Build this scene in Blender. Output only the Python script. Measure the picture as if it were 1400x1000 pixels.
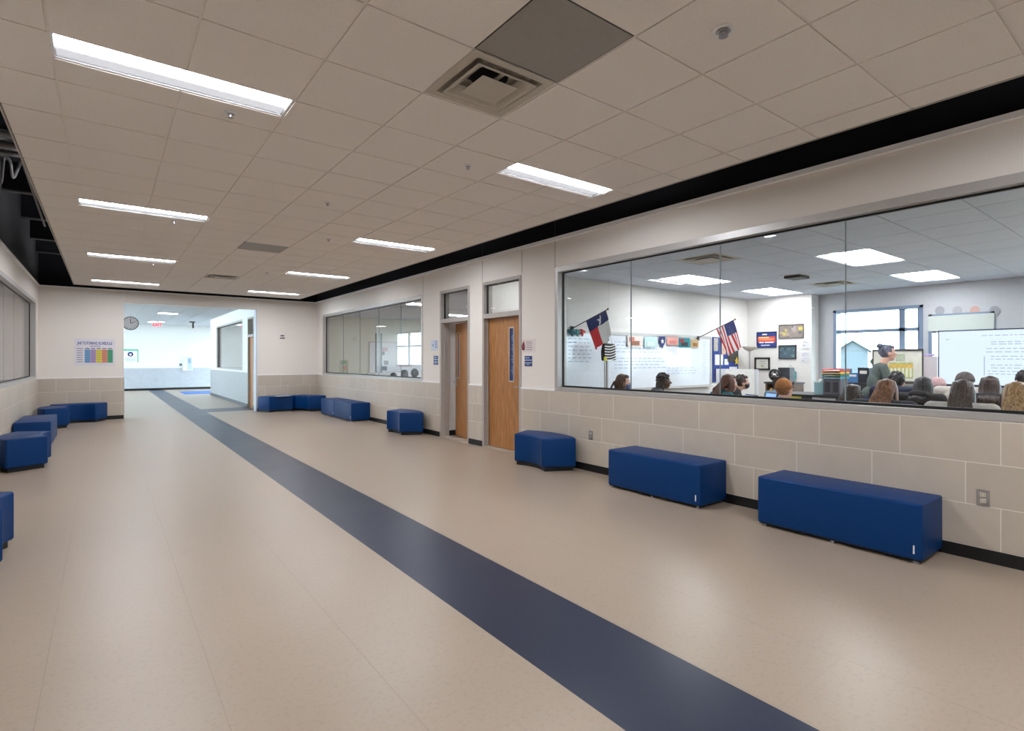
import bpy, bmesh, math, random
from mathutils import Vector, Matrix, Euler
random.seed(7)
PI = math.pi
scn = bpy.context.scene
for o in list(bpy.data.objects): bpy.data.objects.remove(o)
C = scn.collection

# ------------------------------------------------------------------ camera, sky, exposure
FPX, YAW, CX, CY, EYE = 737.69, 0.658, 713.53, 491.98, 1.448
cd = bpy.data.cameras.new('camera'); cam = bpy.data.objects.new('camera', cd); C.objects.link(cam)
cam.location = (0, 0, EYE); cam.rotation_euler = (PI/2, 0, -YAW)
cd.sensor_width = 36; cd.lens = FPX/1400*36
cd.shift_x = (700-CX)/1400; cd.shift_y = -(500-CY)/1400
cd.clip_start = .02; cd.clip_end = 400
scn.camera = cam
w = bpy.data.worlds.new('world'); scn.world = w; w.use_nodes = True
bg = w.node_tree.nodes['Background']; bg.inputs[0].default_value = (.70, .86, 1, 1); bg.inputs[1].default_value = 15.0
vs = scn.view_settings
vs.view_transform = 'Standard'; vs.look = 'None'; vs.gamma = 1; vs.use_curve_mapping = False; vs.exposure = 0.0
LAMP = 71.0          # radiance of the corridor light lenses
LAMP_ROOM = 19.0      # radiance of the classroom lenses

# ------------------------------------------------------------------ where a sight line meets a plane of the building
ca, sa = math.cos(YAW), math.sin(YAW)
def _dir(u, v):
    l = (u-CX)/FPX
    return l*ca+sa, -l*sa+ca, (CY-v)/FPX
def on_x(u, v, X):
    a, b, c = _dir(u, v); t = X/a; return Vector((X, t*b, EYE+t*c))
def on_y(u, v, Y):
    a, b, c = _dir(u, v); t = Y/b; return Vector((t*a, Y, EYE+t*c))

# ------------------------------------------------------------------ materials
def srgb(r, g, b):
    f = lambda c: (c/255/12.92) if c/255 <= .04045 else ((c/255+.055)/1.055)**2.4
    return (f(r), f(g), f(b), 1)
MATS = {}
def mat(name, col, rough=.6, metal=0, spec=.5, noise=0, nscale=20, bump=0, emit=None, estr=0, coat=0):
    if name in MATS: return MATS[name]
    m = bpy.data.materials.new(name); m.use_nodes = True; nt = m.node_tree; n = nt.nodes
    p = n['Principled BSDF']; p.inputs['Roughness'].default_value = rough; p.inputs['Metallic'].default_value = metal
    p.inputs['Specular IOR Level'].default_value = spec
    p.inputs['Coat Weight'].default_value = coat
    c = srgb(*col)
    p.inputs['Base Color'].default_value = c
    tc = n.new('ShaderNodeTexCoord'); nz = n.new('ShaderNodeTexNoise'); nz.inputs['Scale'].default_value = nscale
    nz.inputs['Detail'].default_value = 4
    nt.links.new(tc.outputs['Object'], nz.inputs['Vector'])
    r = n.new('ShaderNodeValToRGB'); k = noise if noise else .03
    r.color_ramp.elements[0].color = tuple(x*(1-k) for x in c[:3])+(1,); r.color_ramp.elements[1].color = tuple(min(1, x*(1+k)) for x in c[:3])+(1,)
    r.color_ramp.elements[0].position = .3; r.color_ramp.elements[1].position = .7
    nt.links.new(nz.outputs['Fac'], r.inputs[0]); nt.links.new(r.outputs[0], p.inputs['Base Color'])
    if bump:
        b = n.new('ShaderNodeBump'); b.inputs['Strength'].default_value = bump; b.inputs['Distance'].default_value = .01
        nt.links.new(nz.outputs['Fac'], b.inputs['Height']); nt.links.new(b.outputs[0], p.inputs['Normal'])
    if emit:
        p.inputs['Emission Color'].default_value = srgb(*emit); p.inputs['Emission Strength'].default_value = estr
    MATS[name] = m; return m
def stretch(name, c0, c1, scale=(30, 30, 2), rough=.45, spec=.4, detail=5, nscale=4):
    m = bpy.data.materials.new(name); m.use_nodes = True; nt = m.node_tree; n = nt.nodes; p = n['Principled BSDF']
    p.inputs['Roughness'].default_value = rough; p.inputs['Specular IOR Level'].default_value = spec
    tc = n.new('ShaderNodeTexCoord'); mp = n.new('ShaderNodeMapping'); mp.inputs['Scale'].default_value = scale
    nz = n.new('ShaderNodeTexNoise'); nz.inputs['Scale'].default_value = nscale; nz.inputs['Detail'].default_value = detail
    r = n.new('ShaderNodeValToRGB'); r.color_ramp.elements[0].color = srgb(*c0); r.color_ramp.elements[1].color = srgb(*c1)
    r.color_ramp.elements[0].position = .32; r.color_ramp.elements[1].position = .68
    for a, b in ((tc.outputs['Object'], mp.inputs[0]), (mp.outputs[0], nz.inputs['Vector']), (nz.outputs['Fac'], r.inputs[0]), (r.outputs[0], p.inputs['Base Color'])): nt.links.new(a, b)
    MATS[name] = m; return m
def mth(nt, op, a, b=None, c=None):
    nd = nt.nodes.new('ShaderNodeMath'); nd.operation = op
    for i, x in enumerate((a, b, c)):
        if x is None: continue
        if isinstance(x, (int, float)): nd.inputs[i].default_value = x
        else: nt.links.new(x, nd.inputs[i])
    return nd.outputs[0]
def mix(nt, f, a, b):
    nd = nt.nodes.new('ShaderNodeMix'); nd.data_type = 'RGBA'
    for s, x in ((nd.inputs[0], f), (nd.inputs[6], a), (nd.inputs[7], b)):
        if isinstance(x, (tuple, int, float)): s.default_value = x
        else: nt.links.new(x, s)
    return nd.outputs[2]

def floor_material():
    m = bpy.data.materials.new('floor_tile'); m.use_nodes = True; nt = m.node_tree; n = nt.nodes; p = n['Principled BSDF']
    tc = n.new('ShaderNodeTexCoord'); sx = n.new('ShaderNodeSeparateXYZ'); nt.links.new(tc.outputs['Object'], sx.inputs[0])
    X, Y = sx.outputs[0], sx.outputs[1]
    a = n.new('ShaderNodeTexNoise'); a.inputs['Scale'].default_value = 1.3; a.inputs['Detail'].default_value = 3; nt.links.new(tc.outputs['Object'], a.inputs[0])
    b = n.new('ShaderNodeTexNoise'); b.inputs['Scale'].default_value = 45; b.inputs['Detail'].default_value = 6; nt.links.new(tc.outputs['Object'], b.inputs[0])
    beige = mix(nt, a.outputs['Fac'], srgb(164, 147, 129), srgb(174, 157, 139))
    beige = mix(nt, mth(nt, 'MULTIPLY', mth(nt, 'GREATER_THAN', b.outputs['Fac'], .58), .16), beige, srgb(138, 121, 104))
    navy = mix(nt, b.outputs['Fac'], srgb(27, 34, 56), srgb(38, 46, 70))
    # tiles 0.61 x 0.61 with fine joints
    def joint(v, per, off, wd):
        f = mth(nt, 'FRACT', mth(nt, 'DIVIDE', mth(nt, 'ADD', v, off+100*per), per))
        return mth(nt, 'LESS_THAN', f, wd/per)
    j = mth(nt, 'MAXIMUM', joint(X, .6096, -1.607, .004), mth(nt, 'MULTIPLY', joint(Y, .6096, .1, .004), .35))
    j2 = mth(nt, 'MULTIPLY', j, mth(nt, 'MULTIPLY', a.outputs['Fac'], .55))
    beige = mix(nt, j2, beige, srgb(120, 100, 85))
    ins = lambda v, lo, hi: mth(nt, 'MULTIPLY', mth(nt, 'GREATER_THAN', v, lo), mth(nt, 'LESS_THAN', v, hi))
    s1 = mth(nt, 'MULTIPLY', ins(X, 1.607, 2.207), mth(nt, 'LESS_THAN', Y, 40))
    s2 = mth(nt, 'MULTIPLY', ins(X, 2.2, 3.45), ins(Y, 17.0, 18.2))
    col = mix(nt, mth(nt, 'MAXIMUM', s1, s2), beige, navy)
    nt.links.new(col, p.inputs['Base Color'])
    rr = mth(nt, 'MULTIPLY_ADD', a.outputs['Fac'], .06, .30); nt.links.new(rr, p.inputs['Roughness'])
    p.inputs['Specular IOR Level'].default_value = .42
    bp = n.new('ShaderNodeBump'); bp.inputs['Strength'].default_value = .04; nt.links.new(b.outputs['Fac'], bp.inputs['Height']); nt.links.new(bp.outputs[0], p.inputs['Normal'])
    return m
def tile_material(name, axis, off):
    """12 x 24 inch tiles in a one-third bond, joints along the wall's own axis"""
    m = bpy.data.materials.new(name); m.use_nodes = True; nt = m.node_tree; n = nt.nodes; p = n['Principled BSDF']
    tc = n.new('ShaderNodeTexCoord'); sx = n.new('ShaderNodeSeparateXYZ'); nt.links.new(tc.outputs['Object'], sx.inputs[0])
    A, Z = sx.outputs[axis], sx.outputs[2]
    row = mth(nt, 'FLOOR', mth(nt, 'DIVIDE', mth(nt, 'SUBTRACT', Z, .092), .305))
    odd = mth(nt, 'MODULO', row, 2)
    sh = mth(nt, 'ADD', mth(nt, 'SUBTRACT', A, off-61-.002), mth(nt, 'MULTIPLY', odd, -.197))
    cell = mth(nt, 'DIVIDE', sh, .6096)
    f1 = mth(nt, 'LESS_THAN', mth(nt, 'FRACT', cell), .004/.6096*1.3)
    f2 = mth(nt, 'LESS_THAN', mth(nt, 'FRACT', mth(nt, 'DIVIDE', mth(nt, 'SUBTRACT', Z, .0895), .305)), .005/.305)
    j = mth(nt, 'MAXIMUM', f1, f2)
    wn = n.new('ShaderNodeTexWhiteNoise'); wn.noise_dimensions = '2D'; cb = n.new('ShaderNodeCombineXYZ')
    nt.links.new(mth(nt, 'FLOOR', cell), cb.inputs[0]); nt.links.new(row, cb.inputs[1]); nt.links.new(cb.outputs[0], wn.inputs['Vector'])
    nz = n.new('ShaderNodeTexNoise'); nz.inputs['Scale'].default_value = 7; nz.inputs['Detail'].default_value = 7; nt.links.new(tc.outputs['Object'], nz.inputs[0])
    base = mix(nt, wn.outputs[0], srgb(198, 185, 169), srgb(208, 195, 179))
    base = mix(nt, mth(nt, 'MULTIPLY', nz.outputs['Fac'], .55), base, srgb(178, 166, 151))
    col = mix(nt, j, base, srgb(236, 228, 216)); nt.links.new(col, p.inputs['Base Color'])
    p.inputs['Roughness'].default_value = .45
    bp = n.new('ShaderNodeBump'); bp.inputs['Strength'].default_value = .25; bp.inputs['Distance'].default_value = .004; bp.invert = True
    nt.links.new(j, bp.inputs['Height']); nt.links.new(bp.outputs[0], p.inputs['Normal'])
    return m
def glass_material(name, tint, refl=1.0):
    m = bpy.data.materials.new(name); m.use_nodes = True; nt = m.node_tree; n = nt.nodes
    n.remove(n['Principled BSDF']); out = n['Material Output']
    t = n.new('ShaderNodeBsdfTransparent'); t.inputs[0].default_value = tint
    g = n.new('ShaderNodeBsdfGlossy'); g.inputs['Roughness'].default_value = 0; g.inputs[0].default_value = (1, 1, 1, 1)
    fr = n.new('ShaderNodeFresnel'); fr.inputs[0].default_value = 1.45
    mx = n.new('ShaderNodeMixShader'); geo = n.new('ShaderNodeNewGeometry'); nt.links.new(mth(nt, 'MULTIPLY', mth(nt, 'MULTIPLY', fr.outputs[0], refl), mth(nt, 'SUBTRACT', 1.0, geo.outputs['Backfacing'])), mx.inputs[0])
    nt.links.new(t.outputs[0], mx.inputs[1]); nt.links.new(g.outputs[0], mx.inputs[2]); nt.links.new(mx.outputs[0], out.inputs[0])
    MATS[name] = m; return m

M = MATS
FLOOR = floor_material()
TILE_Y = tile_material('wall_tile_along_y', 1, .982)
TILE_X = tile_material('wall_tile_along_x', 0, .364)
GLASS = glass_material('clear_glass', (.955, .975, .97, 1), 1.0)
PAINT = mat('wall_paint', (236, 228, 219), .65, spec=.25, noise=.02, nscale=60, bump=.03)
ROOMW = mat('classroom_wall_paint', (222, 220, 216), .7, spec=.2)
HALLW = mat('far_hall_paint', (232, 232, 230), .7, spec=.2)
BLACK = mat('black_paint', (20, 20, 24), .8, spec=.2)
DGREY = mat('dark_grey_paint', (62, 61, 62), .8, spec=.2)
CAP = mat('wall_cap', (250, 249, 248), .35)
RUB = mat('black_rubber_base', (14, 13, 14), .5)
CEIL = mat('ceiling_tile', (238, 231, 224), .9, spec=.1, noise=.06, nscale=220, bump=.25)
CEILR = mat('classroom_ceiling_tile', (208, 215, 227), .9, spec=.1, noise=.05, nscale=220)
TBAR = mat('ceiling_grid_bar', (236, 230, 223), .6)
ALU = mat('satin_aluminium', (186, 182, 178), .38, metal=.35)
FRAME = mat('door_frame_paint', (176, 169, 162), .5)
GASK = mat('black_gasket', (8, 8, 9), .5)
JOINT = mat('silicone_joint', (150, 164, 168), .25)
WHITE = mat('white_enamel', (235, 235, 235), .4)
VENTM = mat('vent_enamel', (190, 183, 170), .5)
GPANEL = mat('grey_metal_panel', (150, 146, 139), .45)
HOLE = mat('duct_dark', (12, 12, 13), .9)
LENS = mat('corridor_lens', (255, 255, 255), .5, emit=(241, 246, 255), estr=LAMP)
STRIP_GLOW = mat('corridor_strip_glow', (150, 150, 150), .6, emit=(246, 248, 255), estr=.62)  # weak glow stands in for lamplight on the grey strip beside the lens
LENSR = mat('classroom_lens', (255, 255, 255), .5, emit=(250, 250, 255), estr=LAMP_ROOM)
BAFF = mat('light_baffle', (150, 150, 152), .6)
BLUE = mat('blue_vinyl', (0, 54, 110), .45, spec=.22, noise=.07, nscale=160, bump=.06)
BLUET = M['blue_vinyl']
BASEB = mat('black_base', (12, 12, 13), .5)
STEEL = mat('brushed_steel', (180, 180, 182), .3, metal=.9)
DSTEEL = mat('dark_steel', (70, 68, 66), .5, metal=.3)
GALV = mat('galvanised_steel', (128, 124, 122), .5, metal=.4)
OAK = stretch('oak_veneer', (152, 100, 54), (186, 133, 82), (14, 14, .9), .42)
PAPER = mat('paper', (238, 236, 232), .7)
INK = mat('ink', (38, 38, 60), .7)
NAVY = mat('navy_print', (30, 45, 105), .6)
SIGNB = mat('sign_blue', (26, 66, 128), .45)

# ------------------------------------------------------------------ mesh helpers
class MB:
    def __init__(s): s.bm = bmesh.new(); s.k = 0
    def m(s, k): s.k = k; return s
    def _f(s, vs_):
        try: f = s.bm.faces.new(vs_); f.material_index = s.k; return f
        except ValueError: return None
    def box(s, x0, x1, y0, y1, z0, z1):
        v = [s.bm.verts.new((x, y, z)) for z in (z0, z1) for x, y in ((x0, y0), (x1, y0), (x1, y1), (x0, y1))]
        for q in ((3, 2, 1, 0), (4, 5, 6, 7), (0, 1, 5, 4), (1, 2, 6, 5), (2, 3, 7, 6), (3, 0, 4, 7)): s._f([v[i] for i in q])
        return s
    def obox(s, c, e, mtx):
        v = [s.bm.verts.new(Vector(c)+mtx @ Vector((x*e[0], y*e[1], z*e[2]))) for z in (-1, 1) for x, y in ((-1, -1), (1, -1), (1, 1), (-1, 1))]
        for q in ((3, 2, 1, 0), (4, 5, 6, 7), (0, 1, 5, 4), (1, 2, 6, 5), (2, 3, 7, 6), (3, 0, 4, 7)): s._f([v[i] for i in q])
        return s
    def prism(s, poly, z0, z1):
        a = [s.bm.verts.new((x, y, z0)) for x, y in poly]; b = [s.bm.verts.new((x, y, z1)) for x, y in poly]
        s._f(a[::-1]); s._f(b); n = len(poly)
        for i in range(n): s._f([a[i], a[(i+1) % n], b[(i+1) % n], b[i]])
        return s
    def slab(s, pts, nrm, t):
        """flat polygon given in 3-D, with thickness t along nrm"""
        nrm = Vector(nrm)*t
        a = [s.bm.verts.new(Vector(p)) for p in pts]; b = [s.bm.verts.new(Vector(p)+nrm) for p in pts]
        s._f(a[::-1]); s._f(b); n = len(pts)
        for i in range(n): s._f([a[i], a[(i+1) % n], b[(i+1) % n], b[i]])
        return s
    def tube(s, pts, r, seg=8):
        pts = [Vector(p) for p in pts]; rs = r if isinstance(r, (list, tuple)) else [r]*len(pts)
        rings = []; up = None
        for i, p in enumerate(pts):
            d = (pts[min(i+1, len(pts)-1)]-pts[max(i-1, 0)])
            d = d.normalized() if d.length > 1e-7 else Vector((0, 0, 1))
            if up is None: up = Vector((0, 0, 1)) if abs(d.z) < .9 else Vector((1, 0, 0))
            a = d.cross(up).normalized(); b = a.cross(d).normalized(); up = b
            rings.append([s.bm.verts.new(p+(a*math.cos(t)+b*math.sin(t))*rs[i]) for t in [2*PI*k/seg for k in range(seg)]])
        for i in range(len(rings)-1):
            for k in range(seg): s._f([rings[i][k], rings[i][(k+1) % seg], rings[i+1][(k+1) % seg], rings[i+1][k]])
        s._f(rings[0][::-1]); s._f(rings[-1]); return s
    def ell(s, c, r, rot=None, u=16, v=10):
        c = Vector(c); R = Euler(rot).to_matrix() if rot else Matrix.Identity(3)
        P = lambda a, b: s.bm.verts.new(c+R @ Vector((r[0]*math.cos(a)*math.cos(b), r[1]*math.sin(a)*math.cos(b), r[2]*math.sin(b))))
        top = P(0, PI/2); bot = P(0, -PI/2)
        rows = [[P(2*PI*i/u, -PI/2+PI*j/v) for i in range(u)] for j in range(1, v)]
        for i in range(u):
            s._f([bot, rows[0][(i+1) % u], rows[0][i]]); s._f([top, rows[-1][i], rows[-1][(i+1) % u]])
            for j in range(len(rows)-1): s._f([rows[j][i], rows[j][(i+1) % u], rows[j+1][(i+1) % u], rows[j+1][i]])
        return s
    def cap(s, p0, r0, p1, r1, n=10):
        """capsule tapering from r0 to r1"""
        p0 = Vector(p0); p1 = Vector(p1); d = (p1-p0).normalized()
        P, R = [], []
        for i in range(4): t = -PI/2+PI/2*(i+.35)/4; P.append(p0+d*r0*math.sin(t)); R.append(r0*math.cos(t))
        P.append(p0); R.append(r0); P.append(p1); R.append(r1)
        for i in range(4): t = PI/2*(i+.65)/4; P.append(p1+d*r1*math.sin(t)); R.append(r1*math.cos(t))
        return s.tube(P, R, n)
    def lathe(s, prof, c=(0, 0, 0), seg=24):
        c = Vector(c); rows = [[s.bm.verts.new(c+Vector((r*math.cos(2*PI*i/seg), r*math.sin(2*PI*i/seg), z))) for i in range(seg)] for r, z in prof]
        for j in range(len(rows)-1):
            for i in range(seg): s._f([rows[j][i], rows[j][(i+1) % seg], rows[j+1][(i+1) % seg], rows[j+1][i]])
        s._f(rows[0][::-1]); s._f(rows[-1]); return s
    def build(s, name, mats, parent=None, smooth=False, bevel=0, seg=2, voxel=0, sm=0):
        me = bpy.data.meshes.new(name); bmesh.ops.recalc_face_normals(s.bm, faces=s.bm.faces)
        s.bm.to_mesh(me); s.bm.free()
        for x in (mats if isinstance(mats, (list, tuple)) else [mats]): me.materials.append(x)
        o = bpy.data.objects.new(name, me); C.objects.link(o)
        if parent: o.parent = parent
        if smooth or voxel:
            for p in me.polygons: p.use_smooth = True
        if bevel:
            b = o.modifiers.new('bevel', 'BEVEL'); b.width = bevel; b.segments = seg; b.limit_method = 'ANGLE'; b.angle_limit = .6
            if seg > 2: 
                for p in me.polygons: p.use_smooth = True
        if voxel:
            r = o.modifiers.new('remesh', 'REMESH'); r.mode = 'VOXEL'; r.voxel_size = voxel; r.use_smooth_shade = True
            if sm: q = o.modifiers.new('smooth', 'SMOOTH'); q.factor = .5; q.iterations = sm
        return o
def thing(name, label, cat, loc=(0, 0, 0), rz=0, group=None):
    o = bpy.data.objects.new(name, None); C.objects.link(o); o.location = loc; o.rotation_euler = (0, 0, rz); o.empty_display_size = .1
    o['label'] = label; o['category'] = cat
    if group: o['group'] = group
    return o
def tag(o, label, cat, group=None):
    o['label'] = label; o['category'] = cat
    if group: o['group'] = group
    return o
def struct(o): o['kind'] = 'structure'; return o
def empty_struct(name, loc=(0, 0, 0)):
    o = bpy.data.objects.new(name, None); C.objects.link(o); o.location = loc; o['kind'] = 'structure'; return o
def dup(root, loc, rz=0, label=None, group=None):
    r = root.copy(); C.objects.link(r); r.location = loc; r.rotation_euler = (0, 0, rz)
    if label: r['label'] = label
    if group: r['group'] = group
    for ch in list(root.children):
        c = ch.copy(); C.objects.link(c); c.parent = r
        for g in ch.children:
            d = g.copy(); C.objects.link(d); d.parent = c
    return r
def text(name, body, size, mtx, m, parent, ext=.001, align='CENTER', sx=1.0):
    cu = bpy.data.curves.new(name, 'FONT'); cu.body = body; cu.size = size; cu.extrude = ext; cu.offset = size*.018; cu.align_x = align; cu.align_y = 'CENTER'
    t = bpy.data.objects.new(name, cu); C.objects.link(t)
    me = bpy.data.meshes.new_from_object(t.evaluated_get(bpy.context.evaluated_depsgraph_get()))
    bpy.data.objects.remove(t); me.materials.clear(); me.materials.append(m)
    me.transform(mtx @ Matrix.Scale(sx, 4, (1, 0, 0)))
    o = bpy.data.objects.new(name, me); C.objects.link(o)
    if parent: o.parent = parent
    return o
def face_mtx(pos, facing):
    """matrix that puts text in a wall plane: facing '-y' (read looking along +y) or '-x' (read looking along +x)"""
    R = {'-y': Matrix(((1, 0, 0), (0, 0, -1), (0, 1, 0))), '-x': Matrix(((0, 0, -1), (-1, 0, 0), (0, 1, 0)))}[facing]
    return Matrix.Translation(pos) @ R.to_4x4()

# ------------------------------------------------------------------ the building shell
R0, R1 = 5.0, 5.15            # corridor side and room side of the glazed wall
L0 = -1.20                    # left wall
FY = 16.45                    # far wall
ZC = 3.155                    # hung ceiling
BY = -5.2                     # wall behind
f = struct(MB().box(-8, 12, -6, 32, -.1, 0).build('floor', FLOOR))

def wall_x(name, x0, x1, y0, y1, z1, openings, mats, paintz=ZC):
    """wall running along y with rectangular openings (ya, yb, za, zb); the part above paintz takes material 1"""
    b = MB(); ys = sorted({y0, y1} | {o[0] for o in openings} | {o[1] for o in openings})
    for a, c in zip(ys, ys[1:]):
        op = [o for o in openings if o[0] <= a+1e-6 and o[1] >= c-1e-6]
        zs = [(0, z1)]
        if op: zs = [(0, op[0][2]), (op[0][3], z1)]
        for za, zb in zs:
            if zb-za < 1e-4: continue
            if za < paintz < zb: b.m(0).box(x0, x1, a, c, za, paintz); b.m(1).box(x0, x1, a, c, paintz, zb)
            else: b.m(0 if zb <= paintz else 1).box(x0, x1, a, c, za, zb)
    return struct(b.build(name, mats))
D2 = (6.479, 7.54); D1 = (7.951, 8.98); BW = (-2.9, 5.69); MW = (9.69, 15.90)
wall_x('wall_right', R0, R1, BY, FY+.2, 4.6, [(BW[0], BW[1], 1.015, 2.74), (D2[0], D2[1], 0, 2.735), (D1[0], D1[1], 0, 2.735), (MW[0], MW[1], 1.015, 2.74)], [PAINT, BLACK])
LW = [(4.4, 15.75), (-4.0, 3.6)]
wall_x('wall_left', L0-.15, L0, BY, FY+.2, 4.6, [(a, b, 1.03, 2.74) for a, b in LW], [PAINT, DGREY])
# far wall with the opening to the next hall
OX0, OX1, OZ = .364, 3.33, 2.85
b = MB()
b.m(0).box(L0-.15, OX0, FY, FY+.2, 0, ZC).box(OX1, R1, FY, FY+.2, 0, ZC).box(OX0, OX1, FY, FY+.2, OZ, ZC)
b.m(1).box(L0-.15, R1, FY, FY+.2, ZC, 4.6)
struct(b.build('wall_far', [PAINT, BLACK]))
struct(MB().box(L0-.15, R1, BY-.15, BY, 0, 4.6).build('wall_back', PAINT))
struct(MB().box(L0-.15, R1, BY-.15, FY+.2, 4.6, 4.75).build('ceiling_deck', BLACK))
# tile wainscot, its light top edge and the black base
def solid_runs(y0, y1, cuts):
    r, a = [], y0
    for c0, c1 in sorted(cuts):
        r.append((a, c0)); a = c1
    r.append((a, y1)); return r
b = MB(); c = MB(); g = MB()
for a, e in solid_runs(BY, FY, [D2, D1]):
    b.box(R0-.014, R0, a, e, 0, 1.012); g.box(R0-.024, R0-.014, a, e, 0, .092)
for a, e in solid_runs(BY, FY, [D2, D1, BW, MW]): c.box(R0-.018, R0, a, e, 1.012, 1.032)
struct(b.build('wall_tiling_right', TILE_Y)); struct(c.build('trim_1', CAP)); struct(g.build('baseboard_right', RUB))
b = MB().box(L0, L0+.014, BY, FY, 0, 1.012); struct(b.build('wall_tiling_left', TILE_Y))
struct(MB().box(L0+.014, L0+.024, BY, FY, 0, .092).build('baseboard_left', RUB))
b = MB(); c = MB(); g = MB()
for a, e in ((L0, OX0), (OX1+.03, R0)):
    b.box(a, e, FY-.014, FY, 0, 1.012); c.box(a, e, FY-.018, FY, 1.012, 1.030); g.box(a, e, FY-.024, FY-.014, 0, .092)
b.m(0).box(OX0-.001, OX0+.012, FY-.014, FY+.2, 0, 1.012)
struct(b.build('wall_tiling_far', TILE_X)); struct(c.build('trim_2', CAP)); struct(g.build('baseboard_far', RUB))
# light reveal strip where the painted wall stops under the black
b = MB()
b.box(R0-.045, R0, BY, FY, ZC-.04, ZC+.004); b.box(L0, L0+.03, BY, FY, ZC-.03, ZC)
struct(b.build('trim_3', CAP)); struct(MB().box(L0+.03, R0-.045, FY-.022, FY, ZC-.03, ZC).build('trim_4', CAP))
# vertical control joints in the painted wall, by the frames
b = MB()
for y in (5.706, 6.470, 7.553, 9.68):
    b.box(R0-.0015, R0+.001, y-.004, y+.004, 2.76 if y != 5.706 else 1.04, ZC-.045)
struct(b.build('trim_5', mat('control_joint', (128, 122, 115), .7)))
b = MB()
for y in (5.706, 7.553): b.box(R0-.004, R0, y-.005, y+.005, ZC+.004, 4.6)
struct(b.build('trim_6', mat('black_joint', (34, 34, 38), .6)))
# white corner guard of the opening
struct(MB().box(OX1-.002, OX1+.03, FY-.024, FY+.2, 0, OZ).build('trim_7', mat('corner_guard', (205, 212, 220), .4)))
b = MB(); b.box(OX0-.004, OX0+.004, FY-.018, FY+.01, 1.03, ZC-.03).box(OX1+.05, OX1+.056, FY-.003, FY, OZ+.0, ZC-.03)
struct(b.build('trim_8', CAP))

# ------------------------------------------------------------------ hung ceilings
T = .6096
def grid_ceiling(name, xs, ys, z, skips, tm, bm_, gap=.0065, edge=None):
    """tegular tiles between bars; skips = rectangles left open for lights and vents (x0, x1, y0, y1)"""
    b = MB()
    for xa, xb in zip(xs, xs[1:]):
        for ya, yb in zip(ys, ys[1:]):
            cells = [(xa, xb, ya, yb)]
            for s in skips:
                nc = []
                for (p, q, r, t) in cells:
                    if s[0] < q-1e-3 and s[1] > p+1e-3 and s[2] < t-1e-3 and s[3] > r+1e-3:
                        if s[3] < t-1e-3: nc.append((p, q, s[3], t))
                        if s[2] > r+1e-3: nc.append((p, q, r, s[2]))
                    else: nc.append((p, q, r, t))
                cells = nc
            for p, q, r, t in cells: b.box(p+gap, q-gap, r+gap, t-gap, z-.008, z+.014)
    o = struct(b.build(name, tm))
    g = MB()
    def clear(x0, x1, y0, y1, ax):
        out = [(y0, y1) if ax else (x0, x1)]
        for s in skips:
            if ax and s[0]+.02 < (x0+x1)/2 < s[1]-.02: lo, hi = s[2], s[3]
            elif (not ax) and s[2]+.02 < (y0+y1)/2 < s[3]-.02: lo, hi = s[0], s[1]
            else: continue
            n = []
            for a, e in out:
                if lo > a and hi < e: n += [(a, lo), (hi, e)]
                elif hi <= a or lo >= e: n.append((a, e))
                elif lo <= a and hi < e: n.append((hi, e))
                elif lo > a: n.append((a, lo))
            out = n
        return out
    for x in xs[1:-1]:
        for a, e in clear(x-.013, x+.013, ys[0], ys[-1], True): g.box(x-.013, x+.013, a, e, z, z+.003)
    for y in ys[1:-1]:
        for a, e in clear(xs[0], xs[-1], y-.013, y+.013, False): g.box(a, e, y-.013, y+.013, z+.0005, z+.0035)
    for s in skips:
        for q in ((s[0]-.013, s[0]+.005, s[2], s[3]), (s[1]-.005, s[1]+.013, s[2], s[3]), (s[0], s[1], s[2]-.013, s[2]+.005), (s[0], s[1], s[3]-.005, s[3]+.013)): g.box(q[0], q[1], q[2], q[3], z-.001, z+.002)
    g.build('grid_bars', bm_, o)
    if edge:
        e = MB(); x0, x1, y0, y1 = xs[0], xs[-1], ys[0], ys[-1]
        e.box(x0-.012, x0, y0, y1, z-.012, z+.04).box(x1, x1+.012, y0, y1, z-.012, z+.04).box(x0, x1, y1, y1+.012, z-.012, z+.04)
        e.build('edge_trim', edge, o)
    return o
def troffer(name, x0, x1, y0, y1, z, lens, label, group, depth=.042):
    cx, cy = (x0+x1)/2, (y0+y1)/2; hx, hy = (x1-x0)/2-.006, (y1-y0)/2-.006
    t = thing(name, label, 'ceiling light', (cx, cy, z), 0, group)
    h = MB(); e = .012
    h.box(-hx, hx, -hy, -hy+e, 0, depth).box(-hx, hx, hy-e, hy, 0, depth).box(-hx, -hx+e, -hy+e, hy-e, 0, depth).box(hx-e, hx, -hy+e, hy-e, 0, depth)
    h.build('housing', BAFF, t)
    if lens is LENS:
        MB().box(-hx+e, hx-e, -hy+e, hy*.16, .006, .012).build('lens', lens, t); MB().box(-hx+e, hx-e, hy*.16, hy-e, .008, .012).build('glow_strip', STRIP_GLOW, t)
    else: MB().box(-hx+e, hx-e, -hy+e, hy-e, .006, .012).build('lens', lens, t)
    fr = MB()
    for q in ((-hx-.004, hx+.004, -hy-.004, -hy+.008), (-hx-.004, hx+.004, hy-.008, hy+.004), (-hx-.004, -hx+.008, -hy, hy), (hx-.008, hx+.004, -hy, hy)): fr.box(q[0], q[1], q[2], q[3], -.004, .002)
    fr.build('frame', WHITE, t); return t
XL = [-.55, -.2326, .377, .9867, 1.5963, 2.2059, 2.8155, 3.4251, 4.0347, 4.33]
YL = [3.1015+T*j for j in range(-13, 21)]
YL = [y for y in YL if y < 15.7]+[15.80]
lights = []
for n in range(-2, 4):
    y = 3.1015+T+3.6576*n
    lights += [(-.2326, .9867, y, y+T/2, 'left', n), (2.8155, 4.0347, y, y+T/2, 'right', n)]
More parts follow.
